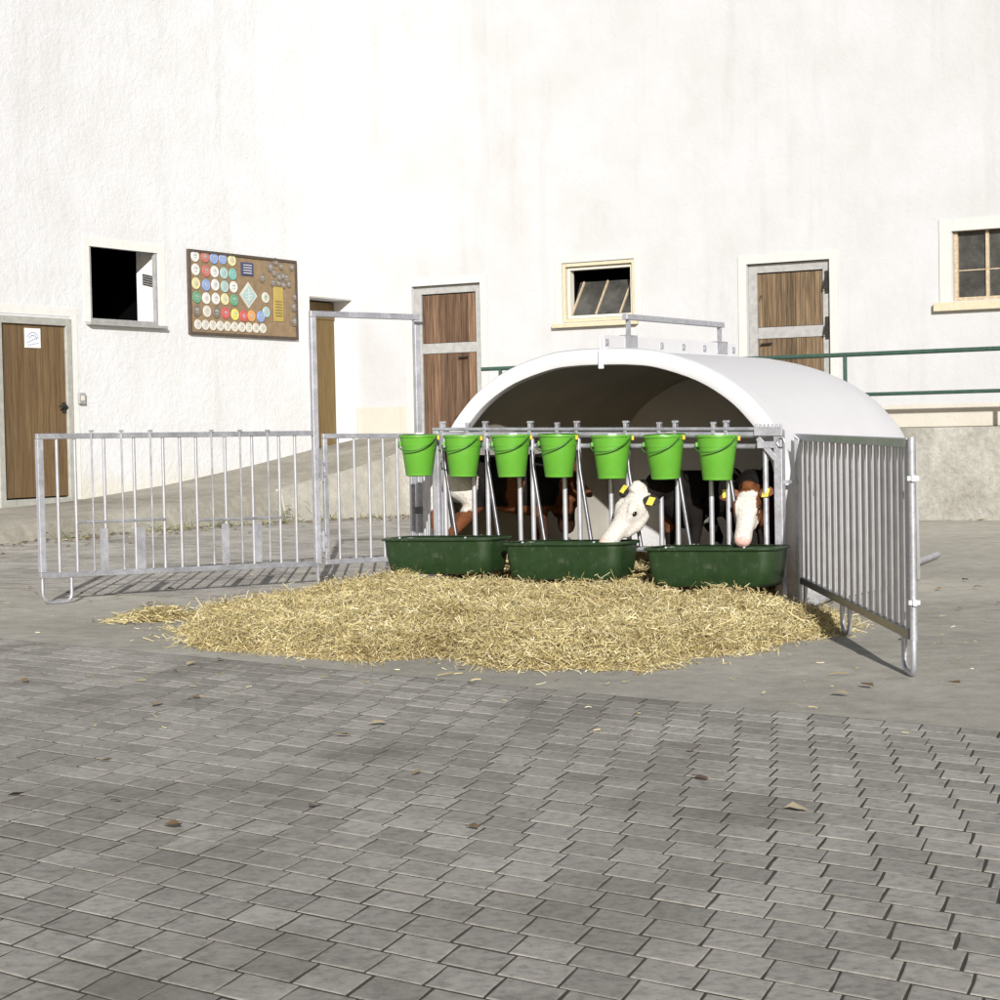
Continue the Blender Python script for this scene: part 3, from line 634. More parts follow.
vt=[2.92,2.51,2.09,1.67,1.24,.82,.40]; bt=[3.02,2.64,2.21,1.80,1.39,.96,.54]
for i,t in enumerate(vt):
    fbar('neck_bar',[(t,-.02,.40),(t,-.02,1.27)],.0195,'galv_bar')
    if i<7: fbar('swing_bar',[(t+.0,-.015,1.16),(t-.012,-.012,1.0),(t-.105,-.012,.42)],.0165,'galv_dark')
    c=MB(); c.obb(FR(t,.0,1.325),U*.013,NF*.026,V((0,0,.035))); c.obb(FR(t,.0,1.370),U*.024,NF*.016,V((0,0,.009))); c.obb(FR(t,.03,1.22),U*.02,NF*.006,V((0,0,.07))); c.build('clamp',M['galv'],ff,bevel=.003)
for t in bt: fbar('fixed_bar',[(t,-.02,.40),(t,-.02,1.26)],.0195,'galv_bar')
for t in (2.67,1.84,.95+.0,.50):
    c=MB(); c.obb(FR(t,.01,1.315),U*.013,NF*.02,V((0,0,.04))); c.obb(FR(t,.01,1.36),U*.02,NF*.014,V((0,0,.008))); c.build('catch',M['galv'],ff,bevel=.002)
fbar('neck_bar',[(.10,-.02,.40),(.10,-.02,1.18)],.021,'galv')
c=MB(); c.hexa([FR(a,b,z) for z in (1.265,1.325) for a,b in ((-.06,.03),(.16,.03),(.16,.045),(-.06,.045))])
for i in range(7): c.obb(FR(-.05+.032*i,.037,1.337),U*.008,NF*.007,V((0,0,.014)))
c.bar(FR(.14,.02,1.25),FR(.0,.03,1.10),.04,.012,side=NF); c.obb(FR(.06,.03,1.20),U*.08,NF*.008,V((0,0,.025))); c.build('locking_plate',M['zinc_flat'],ff,bevel=.003)
ring=[(-.055+.028*math.cos(a),.05,1.22+.035*math.sin(a)) for a in np.linspace(0,6.2,14)]; fbar('pin_ring',ring,.006,'galv',6)
# hinge post for the right panel, on the white rim
MB().bar(FR(-.135,-.06,0.0),FR(-.135,-.06,1.24),.05,.03,side=U).build('hinge_post',M['zinc_flat'],ff,bevel=.004)
MB().obb(FR(-.10,-.03,.93),U*.06,NF*.012,V((0,0,.012))).build('hinge',M['galv'],ff); c=MB(); c.tube([FR(-.16,-.03,1.16),FR(-.16,-.03,1.24),FR(-.13,-.02,1.27)],.008,6); c.build('hook',M['galv'],ff)

# buckets ---------------------------------------------------------------
def make_bucket():
    b=thing('bucket','','bucket',(0,0,0)); n=40; Hh=.315
    def ring_(r,z): return [V((r*math.cos(2*math.pi*i/n),r*math.sin(2*math.pi*i/n),z)) for i in range(n)]
    m=MB(); m.rings([ring_(.092,-Hh),ring_(.102,-Hh+.006),ring_(.1045,-Hh+.03),ring_(.1055,-Hh+.032),ring_(.132,-.085),ring_(.1345,-.083),ring_(.1455,-.012)],cap1=False)
    m.rings([ring_(.142,-.005),ring_(.128,-.09),ring_(.1,-Hh+.02)],cap0=False)
    m.build('body',M['bucket'],b,smooth=True)
    m=MB(); m.rings([ring_(.143,-.016),ring_(.1525,-.015),ring_(.1535,-.004),ring_(.150,.002),ring_(.141,.001)],cap0=False,cap1=False); m.build('rim',M['bucket_in'],b,smooth=True)
    # bail: attached left-rear and right-front, hanging down over the front (local -Y is the front)
    a0,a1=math.radians(196),math.radians(330); pts=[]
    for i in range(25):
        f=i/24; a=a0+(a1-a0)*f; sag=.115*math.sin(math.pi*f)**.8
        zz=-.075*(1-f)-.012*f-sag*.62; rr=.158+.010*math.sin(math.pi*f)-.0*f
        pts.append(V((rr*math.cos(a),rr*math.sin(a),zz)))
    hd_=MB().tube(pts,.0048,8).build('handle',M['wire'],b,smooth=True)
    for a,z in ((a0,-.06),(a1,-.012)):
        m=MB(); m.obb(V((.146*math.cos(a),.146*math.sin(a),z-.004)),V((-math.sin(a),math.cos(a),0))*.014,V((math.cos(a),math.sin(a),0))*.009,V((0,0,.016))); m.build('lug',M['bucket_in'],b,bevel=.003)
    a=math.radians(-12); m=MB(); m.obb(V((.158*math.cos(a),.158*math.sin(a),-.022)),V((-math.sin(a),math.cos(a),0))*.010,V((math.cos(a),math.sin(a),0))*.008,V((0,0,.016))); m.build('clip',M['orange'],b,bevel=.004)
    m=MB(); m.obb(V((0,.150,.008)),V((.03,0,0)),V((0,.016,0)),V((0,0,.006))); m.obb(V((0,.162,-.02)),V((.03,0,0)),V((0,.004,0)),V((0,0,.03))); m.build('hanger',M['galv'],b)
    return b
bk=make_bucket()
blab=['bright green bucket at the left end of the row, beside the tall gate',
 'bright green bucket second from the left, above the white and black calf rump',
 'bright green bucket hanging third from the left, above the brown back of a calf',
 'bright green middle bucket of the seven, in front of the sunlit white inside wall',
 'bright green bucket hanging third from the right, just left above the white-headed eating calf',
 'bright green bucket hanging second from the right, above the black neck of the eating calf',
 'bright green bucket at the right end of the row, nearest the white hut rim']
for i,t in enumerate([3.03,2.60,2.155,1.725,1.265,.82,.385]):
    o=bk if i==0 else copy_tree(bk)
    o.location=FR(t,.19,1.272+random.uniform(-.004,.006)); o.scale=(1.05,)*3; o.rotation_euler=(random.uniform(-.02,.05),random.uniform(-.02,.03),math.radians(-8+random.uniform(-16,12)))
    o['label']=blab[i]; o['category']='bucket'; o['group']='green buckets hung along the feed front'

# troughs ---------------------------------------------------------------
def make_trough():
    b=thing('feed_trough','','trough',(0,0,0))
    def rr(lx,ly,rad,z,n=7):
        out=[]
        for cx,cy,a0 in ((lx-rad,ly-rad,0),(-lx+rad,ly-rad,90),(-lx+rad,-ly+rad,180),(lx-rad,-ly+rad,270)):
            for i in range(n+1):
                a=math.radians(a0+90*i/n); out.append(V((cx+rad*math.cos(a),cy+rad*math.sin(a),z)))
        return out
    m=MB(); m.rings([rr(.405,.135,.08,-.278),rr(.432,.158,.085,-.271),rr(.455,.172,.088,-.245),rr(.476,.185,.09,-.13),rr(.485,.191,.09,-.035),rr(.487,.193,.09,-.012)],cap1=False)
    m.rings([rr(.474,.18,.08,-.008),rr(.455,.165,.08,-.13),rr(.43,.15,.10,-.235),rr(.39,.115,.09,-.262)],cap0=False)
    m.build('basin',M['trough'],b,smooth=True)
    m=MB(); m.rings([rr(.475,.181,.08,-.016),rr(.505,.211,.10,-.018),rr(.508,.214,.10,-.010),rr(.504,.210,.10,0),rr(.49,.196,.095,.004),rr(.474,.18,.08,-.002)],cap0=False,cap1=False); m.build('lip',M['trough'],b,smooth=True)
    m=MB()
    for x in (-.3,.3): m.tube([V((x,-.195,.0)),V((x,-.195,.012))],.011,8)
    m.build('bolt',M['galv'],b)
    return b
tr=make_trough()
tl=['dark green plastic feed trough at the left, its lip below the first two buckets','dark green plastic feed trough in the middle, where the white-headed calf puts its muzzle in','dark green plastic feed trough at the right, its lip below the brown-eared calf']
for i,t in enumerate([2.755,1.61,.385]):
    o=tr if i==0 else copy_tree(tr); o.location=FR(t,.235,.458); o.scale=(1.04,1,1.03); o.rotation_euler=(0,-.0167,math.atan2(U.y,U.x)+math.pi)
    o['label']=tl[i]; o['category']='trough'; o['group']='green feed troughs in front of the barrier'

# ------------------------------------------------------------------ straw
def strands(n,pos_fn,lmin,lmax,w,lift=.5):
    """n thin bent blades, vectorised; pos_fn(n) -> xyz arrays"""
    P=pos_fn(n); n=len(P)
    az=rng.uniform(0,2*np.pi,n); el=rng.normal(.05,.28,n)*lift*2
    ln=rng.uniform(lmin,lmax,n)*rng.choice([.45,.7,1,1.3,2.3],n,p=[.25,.3,.27,.15,.03])
    d=np.stack([np.cos(az)*np.cos(el),np.sin(az)*np.cos(el),np.sin(el)],1)
    tw=rng.uniform(-1,1,(n,3)); sd=np.cross(d,tw); sd/=np.linalg.norm(sd,axis=1)[:,None]+1e-9
    up=np.cross(sd,d); ww=(w*rng.uniform(.5,1.3,n))[:,None]
    bend=(rng.normal(0,.16,n)*ln)[:,None]
    a=P-d*ln[:,None]/2; b=P+up*bend; c=P+d*ln[:,None]/2
    vs=np.concatenate([a-sd*ww/2,a+sd*ww/2,b-sd*ww/2+up*ww*.3,b+sd*ww/2+up*ww*.3,c-sd*ww/2,c+sd*ww/2],0).reshape(6,n,3).transpose(1,0,2).reshape(-1,3)
    base=(np.arange(n)*6)[:,None]
    fs=np.concatenate([base+np.array([0,1,3,2]),base+np.array([2,3,5,4])],1).reshape(-1)
    return vs,fs
def mesh_np(name,vs,fs,extra=None,mat=None,mat2=None):
    me=bpy.data.meshes.new(name); nv=len(vs); nf=len(fs)//4
    ev,ef=extra if extra else (np.zeros((0,3)),np.zeros(0,int))
    allv=np.concatenate([vs,ev]); allf=np.concatenate([fs,ef+nv]); N=len(allf)//4
    me.vertices.add(len(allv)); me.vertices.foreach_set('co',allv.astype(np.float32).ravel())
    me.loops.add(len(allf)); me.loops.foreach_set('vertex_index',allf.astype(np.int32))
    me.polygons.add(N); me.polygons.foreach_set('loop_start',(np.arange(N)*4).astype(np.int32))
    me.materials.append(mat); 
    if mat2: me.materials.append(mat2)
    me.polygons.foreach_set('material_index',np.concatenate([np.zeros(nf),np.ones(N-nf)]).astype(np.int32))
    me.update(calc_edges=True); me.validate()
    o=bpy.data.objects.new(name,me); COL.objects.link(o); return o
OUT=np.array([(-1.93,11.75),(-2.08,12.6),(-2.05,13.5),(-1.85,14.2),(-1.45,14.75),(-1.0,15.2),(-.6,15.55),(.4,15.0),(1.4,14.4),(2.05,13.95),(2.22,13.2),(2.35,12.6),(1.95,11.95),(1.5,11.35),(1.12,10.8),(.55,10.30),(0,10.45),(-.42,10.95),(-.72,10.75),(-1.1,10.92),(-1.5,11.2)])
def sdist(X,Y):
    px,py=OUT[:,0],OUT[:,1]; qx,qy=np.roll(px,-1),np.roll(py,-1); D=np.full(X.shape,1e9); ins=np.zeros(X.shape,bool)
    for a,b,c,d in zip(px,py,qx,qy):
        ex,ey=c-a,d-b; t=np.clip(((X-a)*ex+(Y-b)*ey)/(ex*ex+ey*ey),0,1); D=np.minimum(D,np.hypot(X-a-t*ex,Y-b-t*ey))
        cr=((b>Y)!=(d>Y))&(X<(c-a)*(Y-b)/(d-b+1e-12)+a); ins^=cr
    return np.where(ins,D,-D)
def vnoise(X,Y,s,seed=0):
    return np.array([noise.noise(V((x*s,y*s,seed))) for x,y in zip(X.ravel(),Y.ravel())]).reshape(X.shape)
GX=np.linspace(-2.8,2.8,141); GY=np.linspace(9.9,15.9,151); XX,YY=np.meshgrid(GX,GY)
dn=vnoise(XX,YY,1.7,1)*.24+vnoise(XX,YY,6,2)*.10
sd0=sdist(XX,YY)+dn
tt=(XX-A0.x)*U.x+(YY-A0.y)*U.y; oo=(XX-A0.x)*NF.x+(YY-A0.y)*NF.y
hmax=.10+.045*np.exp(-((oo-.95)/.5)**2)
HM=hmax*(1-np.exp(-np.clip(sd0,0,9)/.32))+np.where(sd0>0,1,0)*(vnoise(XX,YY,2.6,5)*.06+vnoise(XX,YY,8,6)*.028)*np.clip(sd0*2.5,0,1)
for tx,oy,hh,ww in ((2.98,.60,.10,.26),(2.02,.55,.05,.15),(1.0,.45,.09,.16),(.15,.75,.03,.25),(2.9,1.4,.05,.4)):
    HM+=hh*np.exp(-(((tt-tx)/ww)**2+((oo-oy)/.28)**2))
HM-= .06*np.exp(-((oo-.25)/.30)**2)*(sd0>0)
HM=np.where(sd0<=0,-.02,np.maximum(HM,.004))
GZ=np.array([gz(x,y) for x,y in zip(XX.ravel(),YY.ravel())]).reshape(XX.shape)
def hsample(x,y):
    i=np.clip((x-GX[0])/(GX[1]-GX[0]),0,len(GX)-1.001); j=np.clip((y-GY[0])/(GY[1]-GY[0]),0,len(GY)-1.001)
    i0=i.astype(int); j0=j.astype(int); fi=i-i0; fj=j-j0; f=lambda T:(T[j0,i0]*(1-fi)+T[j0,i0+1]*fi)*(1-fj)+(T[j0+1,i0]*(1-fi)+T[j0+1,i0+1]*fi)*fj
    return f(HM),f(sd0),f(GZ)
def straw_pos(n):
    x=rng.uniform(-2.7,2.6,n*3); y=rng.uniform(10.0,15.7,n*3); h,s,g=hsample(x,y)
    # dense inside, thinning over a ragged margin outside
    keep=(s>0)|(rng.random(n*3)<np.exp(np.minimum(s,0)/.055)*.45)
    x,y,h,s,g=[q[keep][:n] for q in (x,y,h,s,g)]
    return np.stack([x,y,g+np.maximum(h,0)+.008+rng.exponential(.014,len(x))*(s>.03)],1)
vs,fs=strands(150000,straw_pos,.028,.085,.0043,1.0)
n=len(GX); idx=np.array([(j*n+i,j*n+i+1,(j+1)*n+i+1,(j+1)*n+i) for j in range(len(GY)-1) for i in range(n-1) if sd0[j:j+2,i:i+2].max()>0]).ravel()
base=np.stack([XX.ravel(),YY.ravel(),(GZ+HM).ravel()],1)
o=mesh_np('straw_pile',vs,fs,(base,idx),M['straw'],M['straw_base'])
tag(o,'broad heap of loose golden straw spread on the ground in front of the troughs','straw',kind='stuff')
def tuft_pos(n):
    x=rng.normal(0,.13,n); y=rng.normal(0,.16,n); px=-2.44+x; py=13.35+y*1.2+.35*x
    return np.stack([px,py,np.array([gz(a,b) for a,b in zip(px,py)])+.008+np.abs(rng.normal(0,.03,n))*np.exp(-(x/.25)**2)],1)
vs,fs=strands(1300,tuft_pos,.04,.12,.0066,.5); o=mesh_np('straw_wisp',vs,fs,None,M['straw']); tag(o,'small separate wisp of straw on the concrete left of the big heap','straw',kind='stuff')
# bedding inside the hut
bx=np.linspace(.03,2.98,48); by=np.linspace(-2.63,-.02,44); TB,OB=np.meshgrid(bx,by)
HB=.16+vnoise(TB,OB,1.6,9)*.07+vnoise(TB,OB,6,3)*.02-.12*np.clip((OB+.5)/.5,0,1)
def bsample(t,o):
    i=np.clip((t-bx[0])/(bx[1]-bx[0]),0,46.99).astype(int); j=np.clip((o-by[0])/(by[1]-by[0]),0,42.99).astype(int); return HB[j,i]
def fr_np(t,o,z): return np.stack([A0.x+U.x*t+NF.x*o,A0.y+U.y*t+NF.y*o,z+.0167*t-.03],1)
def bed_pos(n):
    t=rng.uniform(.05,2.95,n); o=rng.uniform(-2.6,-.05,n); return fr_np(t,o,bsample(t,o)+.008+rng.exponential(.01,n))
vs,fs=strands(16000,bed_pos,.05,.14,.008,.7)
n=len(bx); idx=np.array([(j*n+i,j*n+i+1,(j+1)*n+i+1,(j+1)*n+i) for j in range(len(by)-1) for i in range(n-1)]).ravel()
o=mesh_np('straw_bedding',vs,fs,(fr_np(TB.ravel(),OB.ravel(),HB.ravel()),idx),M['straw'],M['straw_base'])
tag(o,'straw bedding covering the floor inside the white calf hut','straw',kind='stuff')
# stray stalks, dry leaves and weeds
def stray_pos(n):
    x=np.concatenate([rng.normal(0,1.7,n//2),rng.uniform(-4,4,n-n//2)]); y=np.concatenate([rng.normal(11.4,1.2,n//2),rng.uniform(8,19,n-n//2)])
    return np.stack([x,y,np.array([gz(a,b) for a,b in zip(x,y)])+.018],1)
vs,fs=strands(420,stray_pos,.02,.06,.0045,.15); o=mesh_np('loose_stalks',vs,fs,None,M['straw']); tag(o,'scattered single straw stalks lying loose on concrete and pavers','straw',kind='stuff')
def leaf_mat():
    m,nt,N,L,P=new_mat('dry_leaf'); g=N.new('ShaderNodeNewGeometry'); r=ramp(N,[(0,(.10,.06,.03)),(.4,(.22,.14,.07)),(.75,(.34,.25,.14)),(1,(.48,.42,.30))]); L.new(g.outputs['Random Per Island'],r.inputs['Fac']); L.new(r.outputs['Color'],P.inputs['Base Color']); P.inputs['Roughness'].default_value=.8; return m
M['leaf']=leaf_mat()
vs=[];fs=[]
def add_leaf(x,y,z,s):
    a=random.uniform(0,6.28); ca,sa=math.cos(a),math.sin(a); b=len(vs)
    for px,py,pz in ((-.5,0,.0),(-.15,.26,random.uniform(.02,.22)),(.2,.2,random.uniform(.02,.2)),(.5,0,random.uniform(0,.2)),(.2,-.22,random.uniform(.05,.25)),(-.15,-.25,random.uniform(.0,.2))):
        vs.append((x+(px*ca-py*sa)*s,y+(px*sa+py*ca)*s,z+pz*s))
    fs.extend([(b,b+1,b+2,b+5),(b+5,b+2,b+3,b+4)])
for i in range(520):
    if i<300: s=random.uniform(1.6,10.5); off=2.2+abs(random.gauss(0,.45)); p=LW(s,0,off)
    elif i<360: p=BW(random.uniform(8.8,12),0,1.25+abs(random.gauss(0,.5)))
    else: p=V((random.gauss(0,3.2),random.uniform(6,22),0))
    add_leaf(p.x,p.y,gz(p.x,p.y)+.016,random.uniform(.04,.10))
o=mesh_np('fallen_leaves',np.array(vs),np.array(fs).ravel(),None,M['leaf']); tag(o,'dry brown leaves scattered over the yard and along the foot of the ramp','leaves',kind='stuff')
def weed_mat():
    m,nt,N,L,P=new_mat('weed'); g=N.new('ShaderNodeNewGeometry'); r=ramp(N,[(0,(.06,.08,.025)),(.6,(.14,.16,.05)),(1,(.30,.27,.12))]); L.new(g.outputs['Random Per Island'],r.inputs['Fac']); L.new(r.outputs['Color'],P.inputs['Base Color']); P.inputs['Roughness'].default_value=.7; return m
M['weed']=weed_mat()
def weed_pos(n):
    out=[]
    cl=[(7.9,2.3,.35,.06),(7.0,2.35,.5,.05),(4.9,2.16,.12,.10),(6.1,2.25,.6,.03),(3.2,2.2,.5,.03),(9.2,2.3,.5,.04),(4.2,2.25,.2,.05)]
    for i in range(n):
        s,off,w,h=random.choice(cl); p=LW(random.gauss(s,w),0,off+abs(random.gauss(0,.1))); out.append((p.x,p.y,gz(p.x,p.y)+abs(random.gauss(0,h))))
    return np.array(out)
vs,fs=strands(420,weed_pos,.06,.16,.009,1.6); o=mesh_np('weeds',vs,fs,None,M['weed']); tag(o,'low weeds and moss growing along the foot of the concrete ramp','weeds',kind='stuff')

# ------------------------------------------------------------------ calves
def coat_mat():
    m,nt,N,L,P=new_mat('calf_coat'); at=N.new('ShaderNodeAttribute'); at.attribute_name='coat'
    n=tex_noise(N,L,95,4,.7,mapping(N,L,(1,1,.4))); r=ramp(N,[(.3,(.62,.62,.62)),(.7,(1.25,1.25,1.25))]); L.new(n.outputs['Fac'],r.inputs['Fac'])
    L.new(mixc(N,L,1.0,at.outputs['Color'],r.outputs['Color'],'MULTIPLY'),P.inputs['Base Color']); P.inputs['Roughness'].default_value=.85; P.inputs['Specular IOR Level'].default_value=.08
    bump(N,L,P,n.outputs['Fac'],.35,.006); return m
M['coat']=coat_mat()
M['ear_brown']=simple('ear_brown',(.17,.065,.03),.8,0,.3,30); M['ear_black']=simple('ear_black',(.022,.018,.016),.8,0,.3,30)
M['eye']=simple('eye_dark',(.015,.01,.008),.12,0,.1,10); M['nose']=simple('nose_pink',(.55,.33,.28),.45,0,.15,40)
WH=(.60,.565,.52); BK=(.013,.011,.010); BR=(.15,.058,.025); TAN=(.36,.17,.075); PK=(.60,.38,.33)
def ell_ring(c,ax,ay,n=18): return [c+ax*math.cos(2*math.pi*i/n)+ay*math.sin(2*math.pi*i/n) for i in range(n)]
def calf(label,t,o,hdir,head,coat,ears,tags=(),scale=1.0,eyes=True,nose='pink',neck_mid=None,bed=.12,hs_=1.2):
    """hdir: heading in (t,o); head: (poll xyz, direction, up) in calf space, x forward, y left, z up"""
    base=FR(t,o,bed); hv=(U*hdir[0]+NF*hdir[1]).normalized(); side=V((0,0,1)).cross(hv)
    W=lambda p:(base+hv*p[0]*scale+side*p[1]*scale+V((0,0,p[2]*scale)))
    mb=MB()
    body=[(-.53,.78,.07,.05),(-.49,.765,.15,.12),(-.40,.745,.195,.165),(-.22,.715,.20,.175),(0,.685,.225,.19),(.18,.675,.24,.175),(.31,.69,.225,.15),(.41,.72,.17,.11),(.47,.73,.09,.06)]
    mb.rings([ell_ring(V((x,0,z)),V((0,w,0)),V((0,0,h))) for x,z,h,w in body])
    for sy in (1,-1):
        f=[(.27,.10,.68,.10),(.25,.125,.56,.075),(.23,.125,.46,.052),(.255,.12,.31,.038),(.25,.12,.27,.036),(.245,.12,.13,.026),(.255,.12,.085,.031),(.285,.12,.035,.036),(.295,.12,.0,.040)]
        h=[(-.36,.09,.78,.14),(-.33,.125,.64,.125),(-.27,.135,.53,.085),(-.36,.125,.42,.055),(-.435,.12,.335,.042),(-.425,.12,.29,.036),(-.395,.12,.14,.027),(-.385,.12,.09,.032),(-.355,.12,.035,.037),(-.345,.12,.0,.041)]
        for c in (f,h): mb.tube([V((x,y*sy,z)) for x,y,z,_ in c],[r for *_,r in c],14)
    poll,hdv,hup=V(head[0]),V(head[1]).normalized(),V(head[2]).normalized()
    hs=hup.cross(hdv).normalized(); hup=hdv.cross(hs).normalized()
    nk=neck_mid or (V((.36,0,.80))*.45+poll*.55)
    nm=V(nk)
    P0=V((.22,0,.74)); ptsn=[P0,V((.36,0,.79)),nm,poll+hdv*.06-hup*.02]; rn=[.17,.145,.108,.085]
    mb.tube(ptsn,rn,16)
    hd=[(-.02,.05,.06,0),(.03,.078,.082,.0),(.10,.088,.088,-.005),(.17,.084,.080,-.008),(.24,.066,.060,-.006),(.31,.060,.054,-.004),(.37,.062,.055,-.006),(.41,.052,.046,-.008),(.428,.028,.026,-.01)]
    mb.rings([ell_ring(poll+hdv*s*hs_+hup*dz*hs_,hs*w*hs_,hup*h*hs_,16) for s,w,h,dz in hd])
    if eyes:
        for sy in (1,-1):
            mb.tube([poll+(hdv*a+hs*sy*b+hup*c)*hs_ for a,b,c in ((.10,.045,.055),(.145,.062,.040),(.20,.055,.018))],[.030*hs_,.036*hs_,.026*hs_],10)
            mb.tube([poll+(hdv*a+hs*sy*b+hup*c)*hs_ for a,b,c in ((.09,.045,-.055),(.18,.045,-.060),(.28,.030,-.045))],[.040*hs_,.046*hs_,.028*hs_],10)
            mb.tube([poll+(hdv*a+hs*sy*b+hup*c)*hs_ for a,b,c in ((.355,.030,.018),(.405,.026,.012))],[.022*hs_,.020*hs_],8)
        mb.tube([poll+(hdv*a+hup*c)*hs_ for a,c in ((-.05,.04),(.0,.075),(.05,.075))],[.035*hs_,.045*hs_,.04*hs_],10)
    tail=[(-.50,0,.87),(-.55,.01,.82),(-.575,.02,.70),(-.575,.03,.52),(-.57,.035,.40),(-.565,.04,.30)]
    mb.tube([V(p) for p in tail],[.03,.028,.02,.018,.028,.012],10)
    me=bpy.data.meshes.new('calf_src'); me.from_pydata([tuple(p*scale) for p in mb.v],[],mb.f)
    bm=bmesh.new(); bm.from_mesh(me); bmesh.ops.recalc_face_normals(bm,faces=bm.faces); bm.to_mesh(me); bm.free()
    tmp=bpy.data.objects.new('calf_src',me); COL.objects.link(tmp)
    r=tmp.modifiers.new('r','REMESH'); r.mode='VOXEL'; r.voxel_size=.013
    sm=tmp.modifiers.new('s','SMOOTH'); sm.factor=.5; sm.iterations=5
    dg=bpy.context.evaluated_depsgraph_get(); dg.update(); me2=bpy.data.meshes.new_from_object(tmp.evaluated_get(dg)); bpy.data.objects.remove(tmp)
    root=thing('calf',label,'calf',base,'calves in the hut'); rotz=math.atan2(hv.y,hv.x); root.rotation_euler=(0,0,rotz)
    me2.name='body'; me2.materials.clear(); me2.materials.append(M['coat'])
    at=me2.attributes.new('coat','FLOAT_COLOR','POINT')
    buf=[]
    for v in me2.vertices:
        p=v.co/scale; q=p-poll; hc=V((q.dot(hdv),q.dot(hs),q.dot(hup)))/hs_
        nz=noise.noise(p*7)*.035+noise.noise(p*21)*.016
        c=coat(p,hc,nz); buf+= [*c,1]
    at.data.foreach_set('color',buf)
    for p in me2.polygons: p.use_smooth=True
    b=bpy.data.objects.new('body',me2); COL.objects.link(b); b.parent=root
    def part(mb_,name,mat,par,smooth=True):
        mm=MB(); mm.v=[p*scale for p in mb_.v]; mm.f=mb_.f
        me=bpy.data.meshes.new(name); me.from_pydata([tuple(p) for p in mm.v],[],mm.f)
        bm=bmesh.new(); bm.from_mesh(me); bmesh.ops.recalc_face_normals(bm,faces=bm.faces); bm.to_mesh(me); bm.free()
        me.materials.append(M[mat]); o_=bpy.data.objects.new(name,me); COL.objects.link(o_); o_.parent=par
        for p in me.polygons: p.use_smooth=smooth
        return o_
    for sy in (1,-1):
        if eyes:
            e=MB(); c=poll+(hdv*.155+hs*sy*.090+hup*.036)*hs_
            e.rings([ell_ring(c+hs*sy*h,hdv*.024*w,hup*.019*w,10) for h,w in ((-.012,.7),(0,1),(.008,.75),(.011,.3))]); part(e,'eye','eye',b)
        mat,droop,fwd=ears[0 if sy==1 else 1]
        root_=poll+(hdv*.045+hs*sy*.072+hup*.03)*hs_; dirv=(hs*sy+hup*droop+hdv*fwd).normalized()
        nrm=(hup*1.0+hdv*.15); nrm=(nrm-dirv*nrm.dot(dirv)).normalized(); wv=nrm.cross(dirv).normalized()
        e=MB(); rs=[]
        for s,w,th in ((0,.022,.016),(.035,.040,.018),(.08,.052,.014),(.125,.042,.010),(.16,.018,.006),(.172,.004,.003)):
            rs.append(ell_ring(root_+dirv*s+nrm*(.010*math.sin(s*18)),wv*w,nrm*th,12))
        e.rings(rs); eo=part(e,'ear',mat,b)
        if (sy,) in [(x,) for x in tags]:
            g=MB(); c=root_+dirv*.095+nrm*.022
            g.obb(c-wv*.012,dirv*.032,wv*.034,nrm*.003); g.tube([c+nrm*.0,c+nrm*.008],.010,8); part(g,'ear_tag','yellow',eo,False)
    g=MB(); 
    for sy in (1,-1):
        c=poll+(hdv*.408+hs*sy*.022+hup*.012)*hs_; g.rings([ell_ring(c+hdv*h,hs*.010*w,hup*.007*w,8) for h,w in ((-.008,1),(.004,1),(.008,.5))])
    part(g,'nostrils','ear_black',b)
    return root
# eating calf with white head (middle)
def coatB(p,h,n):
    if h.x>-.02+n and abs(h.y)<.2 and h.x<.5 and h.z>-.13: 
        return WH if h.x<.37 else (.66,.52,.46)
    if (p-V((-.30,-.12,.85))).length<.17+n or (p-V((-.50,.05,.78))).length<.10+n: return WH
    if p.z<.30+n: return WH
    if (p-V((.30,-.14,.55))).length<.13+n: return BR
    if (p-V((.0,.0,.42))).length<.16+n: return WH
    return BK
calf('black calf with all-white head bent to the trough, eating beneath the fifth and sixth buckets',.88,-.52,(.16,1),((.64,-.08,.735),(.60,-.34,-.78),(.80,-.12,.55)),coatB,[('ear_black',-.05,-.15),('ear_black',-.1,-.1)],(1,-1),.96,neck_mid=(.52,-.05,.80),hs_=1.3)
# right calf with white face and brown ears
def coatC(p,h,n):
    if h.x>.05+n and h.x<.5 and abs(h.y)<.068+n*.6 and h.z>-.05: return WH if h.x<.385 else (.70,.45,.40)
    if h.x>-.02+n and h.x<.46 and abs(h.y)<.2: return BR
    if p.z<.33+n: return BR
    if (p-V((.36,0,.62))).length<.15+n: return BR
    if (p-V((-.15,.0,.93))).length<.10+n: return BR
    return BK
calf('black and brown calf facing out with white blaze and brown ears, beneath the last bucket',.38,-.62,(-.16,1),((.55,.04,.775),(.62,-.02,-1.0),(.88,.0,.5)),coatC,[('ear_brown',.55,.25),('ear_brown',-.3,.1)],(1,-1),.96,hs_=1.15)
# rear dark calf
def coatD(p,h,n):
    if (p-V((-.47,.16,.60))).length<.09+n: return WH
    if (p-V((-.05,-.15,.6))).length<.12+n: return WH
    return (.020,.014,.011)
calf('dark calf deep in the hut behind the brown-eared calf, its black rump towards the yard',.30,-.85,(.30,-1),((.66,.1,.78),(.7,.2,-.5),(.6,.1,.8)),coatD,[('ear_black',-.2,0),('ear_black',-.2,0)],(),1.04)
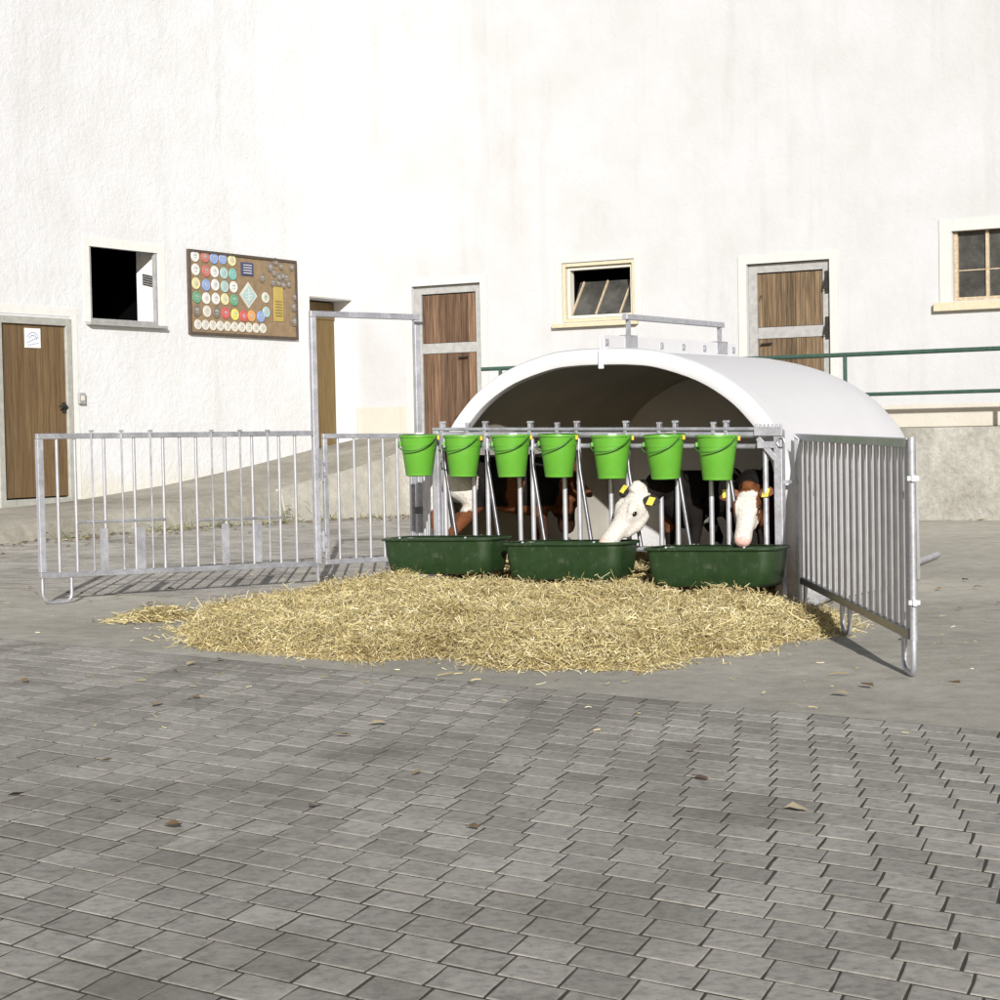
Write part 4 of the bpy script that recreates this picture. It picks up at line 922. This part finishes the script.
# left calf side-on
def coatA(p,h,n):
    if p.x<-.27+n*1.2 and p.z>.50+n: return WH
    if p.x<-.02+n and p.z>.52: return BK
    if p.x<.10+n and p.z>.50: return (.16,.062,.026) if n<.012 else (.25,.11,.05)
    if p.x<.36+n and p.z>.52: return BK
    if p.z<.44 and p.x>.1: return (.05,.024,.014)
    return (.15,.058,.025) if n<.015 else (.24,.11,.05)
calf('brown, black and white calf seen side-on behind the left trough, its white rump leftmost',2.58,-.44,(-.80,-.60),((.46,.24,.70),(.1,.6,-.8),(.6,.6,.4)),coatA,[('ear_brown',-.2,0),('ear_brown',-.2,0)],(),1.08,neck_mid=(.46,.11,.78))

# ------------------------------------------------------------------ light, sky, camera
W=bpy.data.worlds.new('World'); S.world=W; W.use_nodes=True; nt=W.node_tree; bg=nt.nodes['Background']
sky=nt.nodes.new('ShaderNodeTexSky'); sky.sky_type='NISHITA'; sky.sun_disc=False
EL=math.radians(20.0); sky.sun_elevation=EL; sky.sun_rotation=math.radians(183); sky.air_density=1; sky.dust_density=1.5
nt.links.new(sky.outputs[0],bg.inputs['Color']); bg.inputs['Strength'].default_value=.05
sl=bpy.data.lights.new('sun','SUN'); sl.energy=5.0; sl.angle=math.radians(.5); sl.color=(1,.975,.935)
so=bpy.data.objects.new('sun',sl); COL.objects.link(so); so.location=(0,-10,20)
az=math.radians(-3.0); dirv=V((math.sin(az)*math.cos(EL),math.cos(az)*math.cos(EL),-math.sin(EL))); so.rotation_euler=dirv.to_track_quat('-Z','Y').to_euler()
cam=bpy.data.cameras.new('camera'); cam.sensor_width=36; cam.lens=36*1.9; cam.clip_end=500; cam.clip_start=.1
co=bpy.data.objects.new('camera',cam); COL.objects.link(co)
pi_,ro=.03560956,-.01970469
fwd=V((0,math.cos(pi_),-math.sin(pi_))); r0=V((1,0,0)); u0=r0.cross(fwd); c,s=math.cos(ro),math.sin(ro)
r2=r0*c+u0*s; u2=-r0*s+u0*c
co.matrix_world=Matrix(((r2.x,u2.x,-fwd.x,0),(r2.y,u2.y,-fwd.y,0),(r2.z,u2.z,-fwd.z,1.3),(0,0,0,1)))
S.camera=co
S.render.resolution_x=1024; S.render.resolution_y=1024
S.view_settings.view_transform='Standard'; S.view_settings.look='None'; S.view_settings.exposure=.22; S.view_settings.gamma=1
